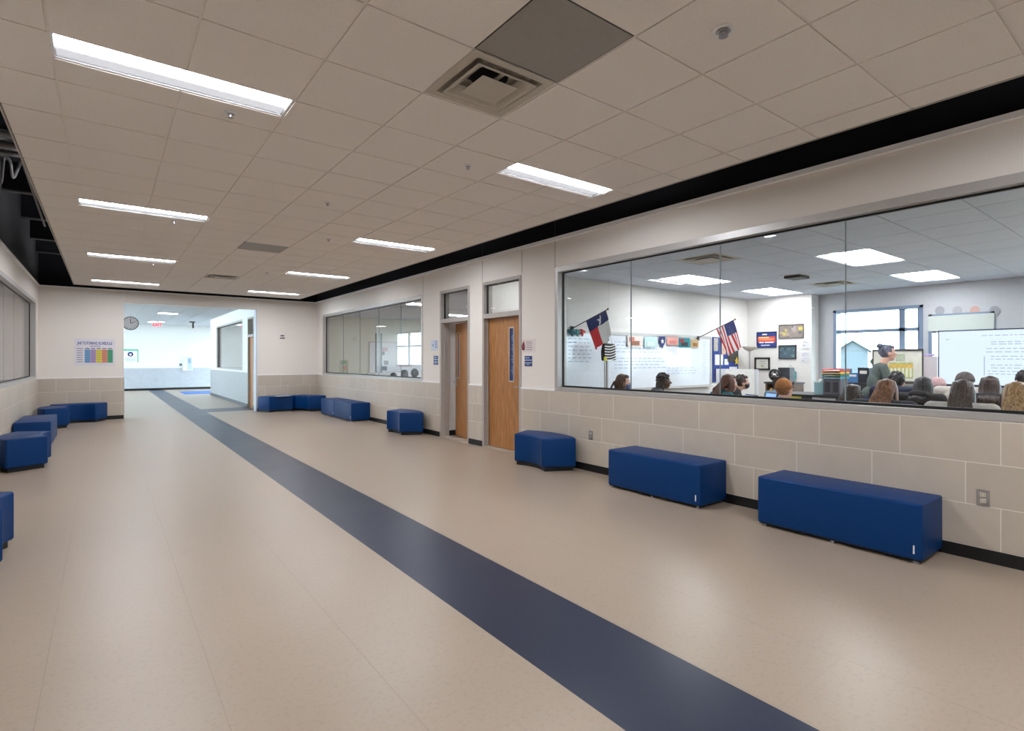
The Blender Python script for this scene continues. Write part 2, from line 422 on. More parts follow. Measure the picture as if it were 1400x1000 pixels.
vents = [(1.5963, 2.2059, 3.1015-T, 3.1015), (1.5963, 2.2059, 3.1015-2*T, 3.1015-T), (1.5963, 2.2059, 3.1015+15*T, 3.1015+16*T), (1.5963, 2.2059, 3.1015+9*T, 3.1015+10*T)]
grid_ceiling('ceiling', XL, YL, ZC, [l[:4] for l in lights]+vents, CEIL, TBAR, edge=mat('edge_trim_grey', (176, 168, 160), .5))
nth = {0: 'nearest', 1: 'second', 2: 'third', 3: 'farthest', -1: 'overhead one', -2: 'rearmost'}
for x0, x1, y0, y1, sd, n in lights:
    side = 'exposed joists' if sd == 'left' else 'classroom glass'
    lab = 'long recessed ceiling light, %s of the row by the %s' % (nth[n], side)
    troffer('ceiling_light', x0, x1, y0, y1, ZC, LENS, lab, 'long lights in the corridor ceiling')

def diffuser(x0, x1, y0, y1, z, label, group):
    cx, cy, h = (x0+x1)/2, (y0+y1)/2, (x1-x0)/2-.008
    t = thing('ceiling_vent', label, 'ceiling vent', (cx, cy, z), 0, group)
    def ring(b, ra, za, rb, zb):
        A = [b.bm.verts.new((sx*ra, sy*ra, za)) for sx, sy in ((-1, -1), (1, -1), (1, 1), (-1, 1))]
        B = [b.bm.verts.new((sx*rb, sy*rb, zb)) for sx, sy in ((-1, -1), (1, -1), (1, 1), (-1, 1))]
        for i in range(4): b._f([A[i], A[(i+1) % 4], B[(i+1) % 4], B[i]])
    b = MB(); ring(b, h, -.004, h-.055, -.004); ring(b, h-.055, -.004, h-.085, .05); ring(b, h-.085, .05, .10, .06); b.build('outer_frame', VENTM, t)
    b = MB(); ring(b, .215, -.016, .19, -.013); ring(b, .19, -.013, .135, .03); ring(b, .215, -.016, .165, .028); b.build('louver', VENTM, t, bevel=0)
    b = MB(); ring(b, .13, -.022, .09, .0); ring(b, .13, -.022, .127, -.023); b._f([b.bm.verts.new((sx*.13, sy*.13, -.0225)) for sx, sy in ((-1, -1), (1, -1), (1, 1), (-1, 1))]); b.build('center_plate', VENTM, t)
    MB().lathe([(.12, .055), (.12, .12)], seg=24).build('duct_collar', HOLE, t)
    MB().box(-.012, .012, -.2, .2, .01, .02).build('cross_bar', VENTM, t)
    return t
g = 'square ceiling diffusers'
diffuser(*vents[0], ZC, 'large square stepped ceiling diffuser next to the grey panel', g)
diffuser(*vents[2], ZC, 'small square ceiling diffuser at the far end of the corridor ceiling', g)
for k, lab in ((1, 'flat grey square metal panel beside the big diffuser'), (3, 'flat grey square panel midway down the corridor ceiling')):
    x0, x1, y0, y1 = vents[k]; t = thing('ceiling_panel', lab, 'ceiling panel', ((x0+x1)/2, (y0+y1)/2, ZC))
    MB().box(-.296, .296, -.296, .296, -.004, .004).build('plate', GPANEL, t); 
    fr = MB()
    for q in ((-.303, .303, -.303, -.297), (-.303, .303, .297, .303), (-.303, -.297, -.297, .297), (.297, .303, -.297, .297)): fr.box(q[0], q[1], q[2], q[3], -.002, .006)
    fr.build('frame', mat('panel_edge', (70, 66, 62), .6), t)
# sprinkler heads
t0 = None
for i, (x, y, lab) in enumerate([(2.521, 1.565, 'round recessed sprinkler in a white ring above the glass wall corner'), (.684, 4.166, 'small sprinkler head just past the nearest long light beside the joists'), (2.512, 4.02, 'small sprinkler head beside the nearest light over the classroom glass'),
                     (1.905, 5.896, 'small pale round sprinkler plate in the middle of the ceiling'), (2.487, 7.666, 'small sprinkler head near the second light over the glass'), (.669, 7.816, 'small sprinkler head behind the second light beside the joists'), (2.495, 11.337, 'tiny sprinkler head near the third light over the glass'), (.675, 11.5, 'tiny sprinkler head behind the third light beside the joists')]):
    if t0 is None:
        t0 = t = thing('sprinkler_head', lab, 'sprinkler', (x, y, ZC-.008), 0, 'ceiling sprinklers')
        MB().lathe([(.042, 0), (.042, -.004), (.028, -.008), (.026, -.002), (.02, .0)]).build('escutcheon', WHITE, t, smooth=False)
        MB().lathe([(.022, -.009), (.02, -.012), (.008, -.014), (.007, -.03), (.018, -.032), (.018, -.034)]).build('sprinkler_body', STEEL, t)
        t0.scale = (1.35, 1.35, 1)
    else:
        t = dup(t0, (x, y, ZC-.008), 0, lab)
        t.scale = (1, 1, 1)

# ------------------------------------------------------------------ open structure in the gap beside the hung ceiling
def zig(parent_name, y, z, lab):
    t = thing('steel_joist', lab, 'joist', (-.5, y, z), 0, 'dark joists over the ceiling gap')
    MB().box(-.7, .75, -.06, .06, 0, .02).build('bottom_flange', DSTEEL, t); MB().box(-.7, .75, -.008, .008, .02, .42).build('web', BLACK, t)
    MB().box(-.7, .75, -.06, .06, .42, .44).build('top_flange', BLACK, t)
    return t
js = [(on_x(48.6, 350, -1.2).y, 3.80, 'farthest'), (on_x(41, 330, -1.2).y, 3.90, 'second farthest'), (on_x(29, 301, -1.2).y, 4.02, 'third from the far wall'), (11.0, 3.95, 'fourth from the far wall'), (8.2, 3.95, 'fifth from the far wall')]
for y, z, n in js: zig('', y, z, 'dark steel ceiling joist across the open gap, %s' % n)
def pipe(name, pts, r, m, lab, cat):
    # round the bends
    P = [Vector(p) for p in pts]; Q = [P[0]]
    for i in range(1, len(P)-1):
        a = (P[i-1]-P[i]); e = (P[i+1]-P[i]); k = min(.08, a.length/2, e.length/2)
        A = P[i]+a.normalized()*k; B = P[i]+e.normalized()*k
        for t in (0, .25, .5, .75, 1): Q.append(A.lerp(P[i], t).lerp(P[i].lerp(B, t), t))
    Q.append(P[-1]); return tag(MB().tube(Q, r, 8).build(name, m, smooth=True), lab, cat)
pipe('conduit', [(-.66, 8.2, 3.96), (-.66, 7.6, 3.8), (-.68, 7.6, 3.52), (-.70, 10.6, 3.42)], .014, GALV, 'thin bent grey conduit dangling along the ceiling edge', 'conduit')
pipe('conduit', [(-1.19, 7.9, 3.62), (-.80, 7.9, 3.62), (-.79, 8.0, 3.38), (-.72, 7.95, 3.60)], .014, GALV, 'V shaped grey conduit hanging between the joists', 'conduit')
pipe('conduit', [(-1.18, 8.5, 3.36), (-.92, 8.4, 3.40), (-.86, 8.2, 3.95)], .01, GALV, 'thin looped cable curving down by the wall in the gap', 'conduit')
for k, (y, z) in enumerate(((7.72, 3.60), (7.45, 3.60), (7.08, 3.60))):
    pipe('pipe', [(-1.19, y, z), (-.5, y, z), (.1, y, z)], .028 if k != 1 else .04, GALV, ['grey pipe crossing the ceiling gap, nearest to the far wall of three', 'thick grey pipe crossing the ceiling gap, middle of three', 'grey pipe crossing the ceiling gap, closest to the camera of three'][k], 'pipe')
t = thing('cable_tray', 'broken grey strut channel with clamps under a joist', 'strut', (-.5, 8.2, 3.88))
MB().box(-.7, .3, -.03, .03, 0, .045).build('channel', GALV, t)
for x in (-.5, -.32, -.1): MB().box(x-.03, x+.03, -.04, .04, -.03, .0).build('clamp', DSTEEL, t)

# ------------------------------------------------------------------ windows of the corridor
def glazing_x(name, xa, xb, y0, y1, z0, z1, ys, gx, face=-1, fw=.05):
    """glazed opening in a wall along y; face = side of the corridor (-1: towards -x)"""
    o = empty_struct(name, (0, 0, 0)); s = .012
    fx0, fx1 = (xa-s, xb+.004) if face < 0 else (xa-.004, xb+s)
    b = MB().box(fx0, fx1, y0, y0+fw, z0, z1).box(fx0, fx1, y1-fw, y1, z0, z1).box(fx0, fx1, y0+fw, y1-fw, z1-fw-.02, z1).box(fx0, fx1, y0+fw, y1-fw, z0, z0+.05)
    b.build('frame', ALU, o)
    a, e, zl, zh = y0+fw, y1-fw, z0+.05, z1-fw-.02
    k = MB().box(gx-.014, gx+.014, a, a+.014, zl, zh).box(gx-.014, gx+.014, e-.014, e, zl, zh).box(gx-.014, gx+.014, a, e, zh-.014, zh).box(gx-.014, gx+.014, a, e, zl, zl+.022)
    k.build('gasket', GASK, o)
    yy = [a+.008]+list(ys)+[e-.008]
    for p, q in zip(yy, yy[1:]):
        MB().box(gx-.006, gx+.006, p+.004, q-.004, zl+.01, zh-.01).build('pane', GLASS, o)
    for y in ys: MB().box(gx-.006, gx+.006, y-.004, y+.004, zl+.01, zh-.01).build('joint', JOINT, o)
    return o
glazing_x('window_1', R0, R1, BW[0], BW[1], 1.015, 2.74, [4.403-1.207*k for k in range(5, -1, -1)], R0+.09, -1)
glazing_x('window_2', R0, R1, MW[0], MW[1], 1.015, 2.74, [10.88+1.19*k for k in range(0, 4)], R0+.09, -1)
for i, (a, e) in enumerate(LW): glazing_x('window_%d' % (3+i), L0-.15, L0, a, e, 1.03, 2.74, [a+(e-a)/(9 if i == 0 else 6)*k for k in range(1, 9 if i == 0 else 6)], L0-.09, 1)

# ------------------------------------------------------------------ doors
def lever(parent, x, y, z, d):
    b = MB().box(x-.012, x, y-.03, y+.03, z-.09, z+.09); b.build('escutcheon', STEEL, parent, bevel=.003)
    MB().tube([(x, y, z), (x-.055, y, z), (x-.058, y+d*.02, z), (x-.058, y+d*.12, z)], .009, 8).build('handle', STEEL, parent, smooth=True)
def door_frame(name, y0, y1):
    o = empty_struct(name); j = .05
    b = MB().box(R0-.012, R1+.012, y0, y0+j, 0, 2.735).box(R0-.012, R1+.012, y1-j, y1, 0, 2.735).box(R0-.012, R1+.012, y0+j, y1-j, 2.685, 2.735).box(R0-.012, R1+.012, y0+j, y1-j, 2.13, 2.205)
    b.box(R0+.055, R0+.075, y0+j, y0+j+.015, 0, 2.13).box(R0+.055, R0+.075, y1-j-.015, y1-j, 0, 2.13)
    b.build('door_frame', FRAME, o)
    a, e = y0+j, y1-j
    k = MB().box(R0+.05, R0+.08, a, a+.012, 2.205, 2.685).box(R0+.05, R0+.08, e-.012, e, 2.205, 2.685).box(R0+.05, R0+.08, a, e, 2.673, 2.685).box(R0+.05, R0+.08, a, e, 2.205, 2.213)
    k.build('gasket', GASK, o); MB().box(R0+.06, R0+.07, a+.01, e-.01, 2.21, 2.678).build('transom_pane', GLASS, o)
    MB().box(R0-.012, R1, a, e, 0, .012).build('threshold', mat('threshold_metal', (196, 186, 172), .4, metal=.3), o)
    return o
# closed door
d2 = door_frame('door_1', *D2)
a, e = D2[0]+.053, D2[1]-.053
LX = R0+.085
leaf = MB(); lz0, lz1, ly0, ly1 = 1.115, 1.945, a+.262, a+.362
leaf.box(LX, LX+.045, a, ly0, .015, 2.127).box(LX, LX+.045, ly1, e, .015, 2.127).box(LX, LX+.045, ly0, ly1, .015, lz0).box(LX, LX+.045, ly0, ly1, lz1, 2.127)
lf = leaf.build('door_leaf', OAK, d2)
MB().box(LX-.006, LX, ly0-.02, ly0, lz0-.02, lz1+.02).box(LX-.006, LX, ly1, ly1+.02, lz0-.02, lz1+.02).box(LX-.006, LX, ly0, ly1, lz1, lz1+.02).box(LX-.006, LX, ly0, ly1, lz0-.02, lz0).build('lite_frame', mat('lite_frame', (190, 176, 158), .5), lf)
MB().box(LX+.012, LX+.02, ly0, ly1, lz0, lz1).build('lite_film', SIGNB, lf)
b = MB()
for k in range(22): 
    z = lz0+.10+k*.029
    if k % 6 != 5: b.box(LX+.0105, LX+.012, ly0+.035, ly0+.05+.01*(k % 3), z, z+.014)
b.build('film_marks', mat('film_mark', (150, 175, 215), .6), lf)
lever(lf, LX, a+.055, 1.02, 1)
# door ajar, opening into the room (hinge on the jamb farther down the corridor side of the picture)
d1 = door_frame('door_2', *D1)
hy = D1[0]+.055; W = D1[1]-D1[0]-.106
leafo = bpy.data.objects.new('door_leaf', None)
def leaf_mesh():
    m_ = MB(); p, q = W-.215, W-.115
    m_.box(0, .045, 0, p, .015, 2.127).box(0, .045, q, W, .015, 2.127).box(0, .045, p, q, .015, lz0).box(0, .045, p, q, lz1, 2.127)
    return m_, p, q
m_, p, q = leaf_mesh()
lo = m_.build('door_leaf', OAK, d1); lo.location = (R1-.045, hy, 0)
OPEN = .20
lo.rotation_euler = (0, 0, -OPEN)
MB().box(-.006, 0, p-.02, p, lz0-.02, lz1+.02).box(-.006, 0, q, q+.02, lz0-.02, lz1+.02).box(-.006, 0, p, q, lz1, lz1+.02).box(-.006, 0, p, q, lz0-.02, lz0).build('lite_frame', M['lite_frame'], lo)
MB().box(.012, .02, p, q, lz0, lz1-.10).build('lite_film', mat('film_dark_blue', (56, 62, 120), .45), lo)
b = MB()
for k in range(22):
    z = lz0+.05+k*.03
    if k % 7 != 6: b.box(.0105, .012, p+.03, p+.05+.01*(k % 3), z, z+.016)
b.build('film_marks', M['film_mark'], lo)
lever(lo, 0, W-.055, 1.02, -1)

# ------------------------------------------------------------------ signs and papers by the doors
def sheet(name, lab, cat, p0, p1, m, facing, t=.004, group=None, parent=None):
    """flat sheet on a wall between two opposite corners"""
    b = MB()
    if facing == '-x': b.box(p0[0]-t, p0[0], min(p0[1], p1[1]), max(p0[1], p1[1]), min(p0[2], p1[2]), max(p0[2], p1[2]))
    else: b.box(min(p0[0], p1[0]), max(p0[0], p1[0]), p0[1]-t, p0[1], min(p0[2], p1[2]), max(p0[2], p1[2]))
    o = b.build(name, m, parent)
    if not parent: tag(o, lab, cat, group)
    return o
def room_sign(y0, y1, z0, z1, lab):
    t = thing('room_sign', lab, 'sign', (R0, (y0+y1)/2, (z0+z1)/2), 0, 'blue room signs'); w2, h2 = (y1-y0)/2, (z1-z0)/2
    MB().box(-.006, 0, -w2, w2, -h2, h2).build('plate', SIGNB, t, bevel=.002)
    b = MB().box(-.0075, -.006, -w2*.92, w2*.92, h2*.12, h2*.26).box(-.0075, -.006, -w2*.92, w2*.92, -h2*.42, -h2*.30)
    b.build('white_band', PAPER, t)
    b = MB()
    for k, (a_, e_) in enumerate(((.75, .2), (.1, -.3))): b.box(-.0075, -.006, w2*e_, w2*a_, h2*.55, h2*.72)
    b.box(-.0075, -.006, -w2*.4, w2*.5, -h2*.72, -h2*.62); b.build('lettering', mat('pale_print', (190, 205, 225), .6), t)
room_sign(6.222, 6.395, 1.35, 1.503, 'blue room sign beside the closed wooden door'); room_sign(9.065, 9.24, 1.35, 1.52, 'blue room sign beside the half-open wooden door')
t = thing('door_notice', 'pale paper notice with red figure beside the closed door', 'notice', (R0, 6.30, 1.65))
MB().box(-.002, 0, -.155, .155, -.095, .10).build('sheet', mat('pale_pink_paper', (226, 212, 208), .7), t)
MB().lathe([(.02, -.06), (.03, -.02), (.026, .02), (.012, .055), (.004, .07)], (-.004, .12, 0), 10).build('figure_mark', mat('maroon_print', (130, 60, 68), .7), t)
b = MB()
for k in range(5): b.box(-.003, -.002, -.08, .06, .055-.028*k, .063-.028*k)
b.build('lettering', mat('grey_print', (120, 116, 128), .7), t)
t = thing('door_notice', 'small pale blue paper notice beside the half-open door', 'notice', (R0, 9.21, 1.72))
MB().box(-.002, 0, -.14, .14, -.10, .10).build('sheet', mat('pale_blue_paper', (212, 220, 232), .7), t)
b = MB()
for k in range(5): b.box(-.003, -.002, -.11, -.02, .07-.03*k, .085-.03*k)
b.box(-.003, -.002, .03, .07, -.02, .03); b.build('lettering', mat('blue_grey_print', (120, 140, 178), .7), t)

def outlet(x, y, z, lab, s=1.0):
    t = thing('wall_outlet', lab, 'outlet', (x, y, z), 0, 'wall outlets')
    MB().box(-.006, 0, -.037*s, .037*s, -.058*s, .058*s).build('cover_plate', STEEL, t, bevel=.002)
    for k in (-1, 1):
        o = MB().box(-.010, -.005, -.017, .017, k*.021-.014, k*.021+.014).build('socket', mat('ivory_plastic', (214, 206, 186), .4), t, bevel=.004)
        MB().box(-.0108, -.0098, -.009, -.006, k*.021-.004, k*.021+.006).box(-.0108, -.0098, .006, .009, k*.021-.004, k*.021+.006).build('slot', INK, o)
outlet(R0-.014, 1.039, .457, 'steel duplex outlet past the end of the longest blue bench')
outlet(R0-.014, 4.987, .47, 'steel duplex outlet between the curved stool and the middle bench')

# schedule poster on the far wall
px0, px1, pz0, pz1 = -.57, .20, 1.30, 1.95
t = thing('schedule_poster', 'white poster with a five colour timetable grid on the far wall', 'poster', ((px0+px1)/2, FY-.004, (pz0+pz1)/2)); w2, h2 = (px1-px0)/2, (pz1-pz0)/2
MB().box(-w2, w2, -.003, 0, -h2, h2).build('sheet', mat('poster_white', (226, 222, 226), .6), t)
cols = [(112, 160, 200), (176, 150, 190), (218, 205, 70), (220, 140, 110), (70, 160, 110)]
for k, c_ in enumerate(cols):
    x0 = -w2+.19+k*.107; MB().box(x0, x0+.105, -.005, -.003, -h2+.075, h2-.26).build('day_column', mat('day_colour_%d' % k, c_, .6), t)
b = MB()
for r in range(7):
    z = -h2+.09+r*.052; b.box(-w2+.05, -w2+.155, -.0045, -.003, z, z+.014)
    for k in range(5): b.box(-w2+.205+k*.107, -w2+.28+k*.107, -.0058, -.005, z+.002, z+.010)
for k in range(5): b.box(-w2+.20+k*.107, -w2+.28+k*.107, -.0045, -.003, h2-.245, h2-.225)
b.build('small_print', mat('soft_print', (96, 96, 128), .7), t)
text('poster_title', 'JHS TUTORING SCHEDULE', .094, face_mtx(Vector((0, -.0042, h2-.115)), '-y'), mat('title_blue', (44, 34, 140), .6), t, .0012, sx=.58)
MB().box(-.10, .10, -.0045, -.003, h2-.19, h2-.178).build('subtitle_line', M['title_blue'], t)
t = thing('speaker_plate', 'tiny dark fixture on the far wall near the glass', 'fixture', (4.03, FY, 2.10))
MB().box(-.05, .05, -.012, 0, .015, .05).build('upper_part', DSTEEL, t, bevel=.004); MB().box(-.07, .07, -.010, 0, -.05, -.02).build('lower_part', DSTEEL, t, bevel=.004)

# ------------------------------------------------------------------ blue seats
GB = 'blue upholstered corridor benches'
def puffed(b_): return b_
def bench(L, Wd, label, loc, rz=0, H=.40, foot=.03, tagged=True):
    """rectangular bench, length along y"""
    t = thing('bench', label, 'bench', loc, rz, GB)
    b = MB(); n = 10
    # closed upholstered box with a slightly crowned top
    hx, hy = Wd/2, L/2
    b.box(-hx, hx, -hy, hy, foot, foot+H)
    o = b.build('upholstery', BLUE, t, bevel=.018, seg=4)
    MB().box(-hx+.012, hx-.012, -hy+.012, hy-.012, foot-.006, foot+.004).build('underside', BASEB, t)
    for sx in (-1, 1):
        for y in (-hy+.05, 0, hy-.05): MB().lathe([(.022, 0), (.022, .012), (.014, .014), (.014, foot)], (sx*(hx-.035), y, 0), 12).build('foot', STEEL, t)
    if tagged:
        MB().box(-hx-.0015, -hx+.001, -hy+.045, -hy+.055, foot+.045, foot+.105).build('tag', PAPER, t)
    b = MB(); 
    for sy in (-1, 1): MB().box(-hx+.03, hx-.03, sy*hy-.0012 if sy < 0 else sy*hy-.001, sy*hy+.001 if sy < 0 else sy*hy+.0012, foot+.37, foot+.373).build('seam', mat('seam_blue', (10, 48, 92), .5), t)
    return t
bench(1.205, .46, 'longest looking blue bench, in front of the steel outlet, nearest the camera', (4.75, 1.875, 0))
bench(1.20, .46, 'blue box bench between the nearest bench and the curved stool', (4.755, 3.655, 0))
bench(1.20, .46, 'blue box bench, nearer of the touching pair against the wall', (4.755, 12.93, 0))
bench(1.0, .46, 'blue box bench, farther of the touching pair against the wall', (4.755, 14.05, 0))
bench(1.5, .46, 'blue box bench under the window on the side of the exposed joists', (-.935, 12.55, 0), tagged=False)
GC = 'blue curved corridor stools'
def curved(label, loc, rz):
    """sixty degree ring segment; its hollow side faces -x, local origin at the back"""
    t = thing('curved_stool', label, 'stool', loc, rz, GC); Ri, Ro = .60, 1.05
    def seg(ri, ro, ang, n=18):
        A = [(-Ro+r*math.cos(a)*1.0, r*math.sin(a)) for r, rng in ((ri, 0), (ro, 1)) for a in ([ang*(2*i/n-1) for i in range(n+1)] if rng else [ang*(1-2*i/n) for i in range(n+1)])]
        return A
    # centre of the arcs lies at x = -Ro in the stool's frame (outer face at 0)
    MB().prism(seg(Ri, Ro, PI/6), .055, .43).build('upholstery', BLUE, t, bevel=.022, seg=4)
    MB().prism(seg(Ri+.035, Ro-.03, PI/6-.04), 0, .056).build('plinth', BASEB, t)
    return t
curved('blue curved stool beside the closed wooden door', (4.985, 5.64, 0), 0)
curved('blue curved stool standing before the half-open door, by itself', (4.985, 9.90, 0), 0)
curved('blue curved stool against the far wall right by the hall opening', (3.86, FY-.03, 0), PI/2)
curved('blue curved stool tucked in the far corner behind the pair of benches', (4.86, FY-.42, 0), PI/7)
curved('nearest blue curved stool on the exposed joist side, mostly cut off', (-1.08, 5.42, 0), PI)
curved('blue curved stool in front of the box bench under the window', (-1.13, 9.93, 0), PI)
curved('blue curved stool behind the box bench near the poster wall', (-1.13, 15.30, 0), PI)
curved('blue curved stool under the timetable poster against the far wall', (-.47, FY-.03, 0), PI/2)
o = MB().prism([(-.10, -.28), (.30, -.22), (.28, .04), (-.12, .02)], 0, .004).build('folded_paper', mat('pale_paper_blue', (186, 204, 218), .6)); o.location = (3.83, 16.08, .432)
tag(o, 'pale sheet of paper lying on the curved stool by the opening', 'paper')

# ------------------------------------------------------------------ the bright hall beyond
HX, HB, HZ = 3.45, 30.9, 3.1
HC = mat('far_hall_ceiling', (196, 202, 208), .9)
b = MB()
for a_, e_, z0, z1 in ((FY+.2, 17.30, 0, HZ), (17.30, 18.12, 2.72, HZ), (18.12, 18.95, 0, HZ), (18.95, 23.9, 0, 1.10), (18.95, 23.9, 2.74, HZ), (23.9, 25.4, 0, HZ)): b.box(HX, HX+.15, a_, e_, z0, z1)
b.box(HX, 6.0, 25.4, 25.5, 0, HZ)
struct(b.build('wall_hall_right', HALLW))
struct(MB().box(-4, 6.2, HB, HB+.15, 0, HZ+.2).build('wall_hall_back', HALLW))
struct(MB().box(-4, 6.2, HB-.014, HB, 0, 1.05).build('wall_tiling_hall_back', mat('hall_tile_daylit', (180, 184, 190), .4, noise=.05, nscale=6))); struct(MB().box(-4, 6.2, HB-.026, HB-.014, 0, .10).build('baseboard_hall_back', RUB))  # tile colour made paler and bluer to imitate strong daylight
b = MB(); g = MB()
for a_, e_ in ((FY+.2, 17.30), (18.12, 25.4)): b.box(HX-.014, HX, a_, e_, 0, 1.05); g.box(HX-.026, HX-.014, a_, e_, 0, .10)
struct(b.build('wall_tiling_hall_right', mat('hall_wainscot', (168, 170, 170), .45, noise=.05, nscale=8))); struct(g.build('baseboard_hall_right', mat('grey_base', (92, 96, 102), .5)))
struct(MB().box(-4, L0-.15, FY+.05, FY+.2, 0, HZ).build('wall_hall_front', HALLW))
hl = [(1.2+.35, 2.42-.1, 22.2, 22.8), (.0, 1.22, 26.5, 27.1), (1.55, 2.32, 27.5, 28.1)]
hx = [-4+.6096*k for k in range(0, 18)]; hy_ = [16.65+.6096*k for k in range(0, 24)]
hl = [(hx[9], hx[10], hy_[10], hy_[11]), (hx[9], hx[10], hy_[19], hy_[20]), (hx[5], hx[6], hy_[14], hy_[15])]
grid_ceiling('ceiling_hall', hx, hy_, HZ, hl, HC, mat('hall_bar', (225, 228, 232), .6))
for k, q in enumerate(hl): troffer('ceiling_light', *q, HZ, LENSR, ['bright square ceiling light just inside the hall beyond the opening', 'square ceiling light deep in the hall beyond the opening', 'square ceiling light beyond the schedule poster wall'][k], 'hall lights')
struct(MB().box(-4.1, 6.3, FY+.2, HB+.1, HZ+.16, HZ+.3).build('ceiling_hall_deck', BLACK))
# glazed sides of the hall (daylight)
def storefront(name, x, y0, y1, z1, n, z0=0):
    o = empty_struct(name); b = MB().box(x-.05, x+.05, y0, y1, z0, z0+.1).box(x-.05, x+.05, y0, y1, z1-.1, z1).box(x-.05, x+.05, y0, y1, 2.2, 2.28)
    for k in range(n+1): y = y0+(y1-y0)*k/n; b.box(x-.05, x+.05, max(y0, y-.035), min(y1, y+.035), z0, z1)
    b.build('frame', ALU, o); MB().box(x-.006, x+.006, y0, y1, z0+.05, z1-.05).build('pane', GLASS, o)
storefront('window_6', -3.95, 16.9, 30.8, HZ, 8, 1.05); struct(MB().box(-4.05, -3.88, 16.65, 30.9, 0, 1.05).build('wall_hall_left', HALLW)); storefront('window_7', 6.0, 25.5, 30.8, HZ, 4)
# window and door of the hall's side wall
o = empty_struct('window_8')
MB().box(HX-.01, HX+.16, 18.95, 19.0, 1.10, 2.74).box(HX-.01, HX+.16, 23.85, 23.9, 1.10, 2.74).box(HX-.01, HX+.16, 19.0, 23.85, 2.68, 2.74).box(HX-.01, HX+.16, 19.0, 23.85, 1.10, 1.15).build('frame', ALU, o)
MB().box(HX+.06, HX+.07, 19.0, 23.85, 1.15, 2.68).build('pane', GLASS, o); MB().box(HX+.05, HX+.08, 23.82, 23.85, 1.15, 2.68).box(HX+.05, HX+.08, 19.0, 23.85, 2.66, 2.68).build('gasket', GASK, o)
o = empty_struct('door_3')
MB().box(HX-.012, HX+.16, 17.30, 17.35, 0, 2.72).box(HX-.012, HX+.16, 18.07, 18.12, 0, 2.72).box(HX-.012, HX+.16, 17.35, 18.07, 2.67, 2.72).box(HX-.012, HX+.16, 17.35, 18.07, 2.13, 2.2).build('door_frame', FRAME, o)
MB().box(HX+.05, HX+.095, 17.35, 18.07, .01, 2.13).build('door_leaf', OAK, o); MB().box(HX+.06, HX+.07, 17.35, 18.07, 2.2, 2.67).build('transom_pane', GLASS, o)
MB().tube([(HX+.05, 17.98, 1.02), (HX-.01, 17.98, 1.02), (HX-.012, 17.88, 1.02)], .01).build('handle', STEEL, o)
struct(MB().box(8.5, 8.6, 16.65, 25.4, 0, HZ).box(HX+.15, 8.5, 16.65, 16.7, 0, HZ).build('wall_side_room', ROOMW)); struct(MB().box(HX+.15, 8.6, 16.65, 25.4, HZ, HZ+.05).build('ceiling_side_room', CEILR))
troffer('ceiling_light', 5.2, 6.4, 20.0, 20.6, HZ-.06, LENSR, 'ceiling light in the side room off the far hall', 'hall lights')
# clock, exit sign, fittings
t = thing('wall_clock', 'round grey rimmed double sided clock hanging at the opening edge', 'clock', (.515, 16.9, 2.37))
Rc = Matrix.Rotation(PI/2, 4, 'X')
def disc(r, y0, y1, m, name, par, seg=32):
    b_ = MB().lathe([(r, y0), (r, y1)], seg=seg); b_.bm.transform(Rc); return b_.build(name, m, par)
disc(.165, -.03, .03, mat('clock_face', (186, 186, 188), .4), 'face', t)
b = MB(); b.lathe([(.172, -.034), (.172, .034), (.155, .036), (.155, -.036)], seg=32); b.bm.transform(Rc); b.build('rim', mat('clock_rim', (70, 70, 74), .4), t)
MB().box(-.006, .006, -.036, -.031, 0, .10).obox((.045, -.034, .02), (.055, .002, .006), Matrix.Rotation(-.4, 3, 'Y')).build('hand', INK, t)
b = MB()
for k in range(12): b.obox((.135*math.sin(k*PI/6), -.032, .135*math.cos(k*PI/6)), (.005, .001, .012), Matrix.Rotation(k*PI/6, 3, 'Y'))
b.build('hour_mark', INK, t); MB().box(-.15, -.10, -.02, .02, -.02, .02).build('bracket', DSTEEL, t)
t = thing('exit_sign', 'hanging EXIT sign with red letters in the bright hall', 'exit sign', (1.80, 28.3, 2.98))
MB().box(-.16, .16, -.025, .025, -.11, .10).build('housing', WHITE, t, bevel=.006)
MB().box(-.145, .145, -.029, -.025, -.095, .085).build('face', mat('exit_face', (238, 190, 196), .5, emit=(240, 120, 130), estr=.35), t)
text('lettering', 'EXIT', .19, face_mtx(Vector((0, -.031, -.01)), '-y'), mat('exit_red', (200, 20, 40), .5, emit=(230, 20, 50), estr=.8), t, .001, sx=.85)
MB().box(-.06, .06, -.03, .03, .10, .14).build('canopy', WHITE, t)
t = thing('hall_notice', 'green bordered notice with a round mask emblem on the hall wall', 'notice', (.82, HB-.001, 1.62))
MB().box(-.42, .42, -.004, 0, -.30, .30).build('sheet', mat('notice_white', (240, 245, 245), .6), t)
MB().box(-.42, .42, -.006, -.004, .24, .31).box(.38, .42, -.006, -.004, -.3, .25).build('border', mat('notice_green', (70, 190, 150), .6), t)
disc(.11, .006, .008, NAVY, 'emblem', t, 20).location = (.12, 0, .08)
MB().prism([(-.05, .03), (.05, .03), (.03, -.05), (0, -.065), (-.03, -.05)], 0, .002).build('mask_mark', PAPER, t).matrix_local = Matrix.Translation((.12, -.0085, .075)) @ Matrix.Rotation(PI/2, 4, 'X')
b = MB()
for k in range(4): b.box(-.08, .32, -.006, -.004, -.10-.05*k, -.085-.05*k)
b.build('lettering', mat('grey_print', (120, 116, 128)), t)
t = thing('wall_cabinet', 'white recessed wall cabinet with a glazed panel on the hall back wall', 'cabinet', (3.19, HB-.0, 1.25))
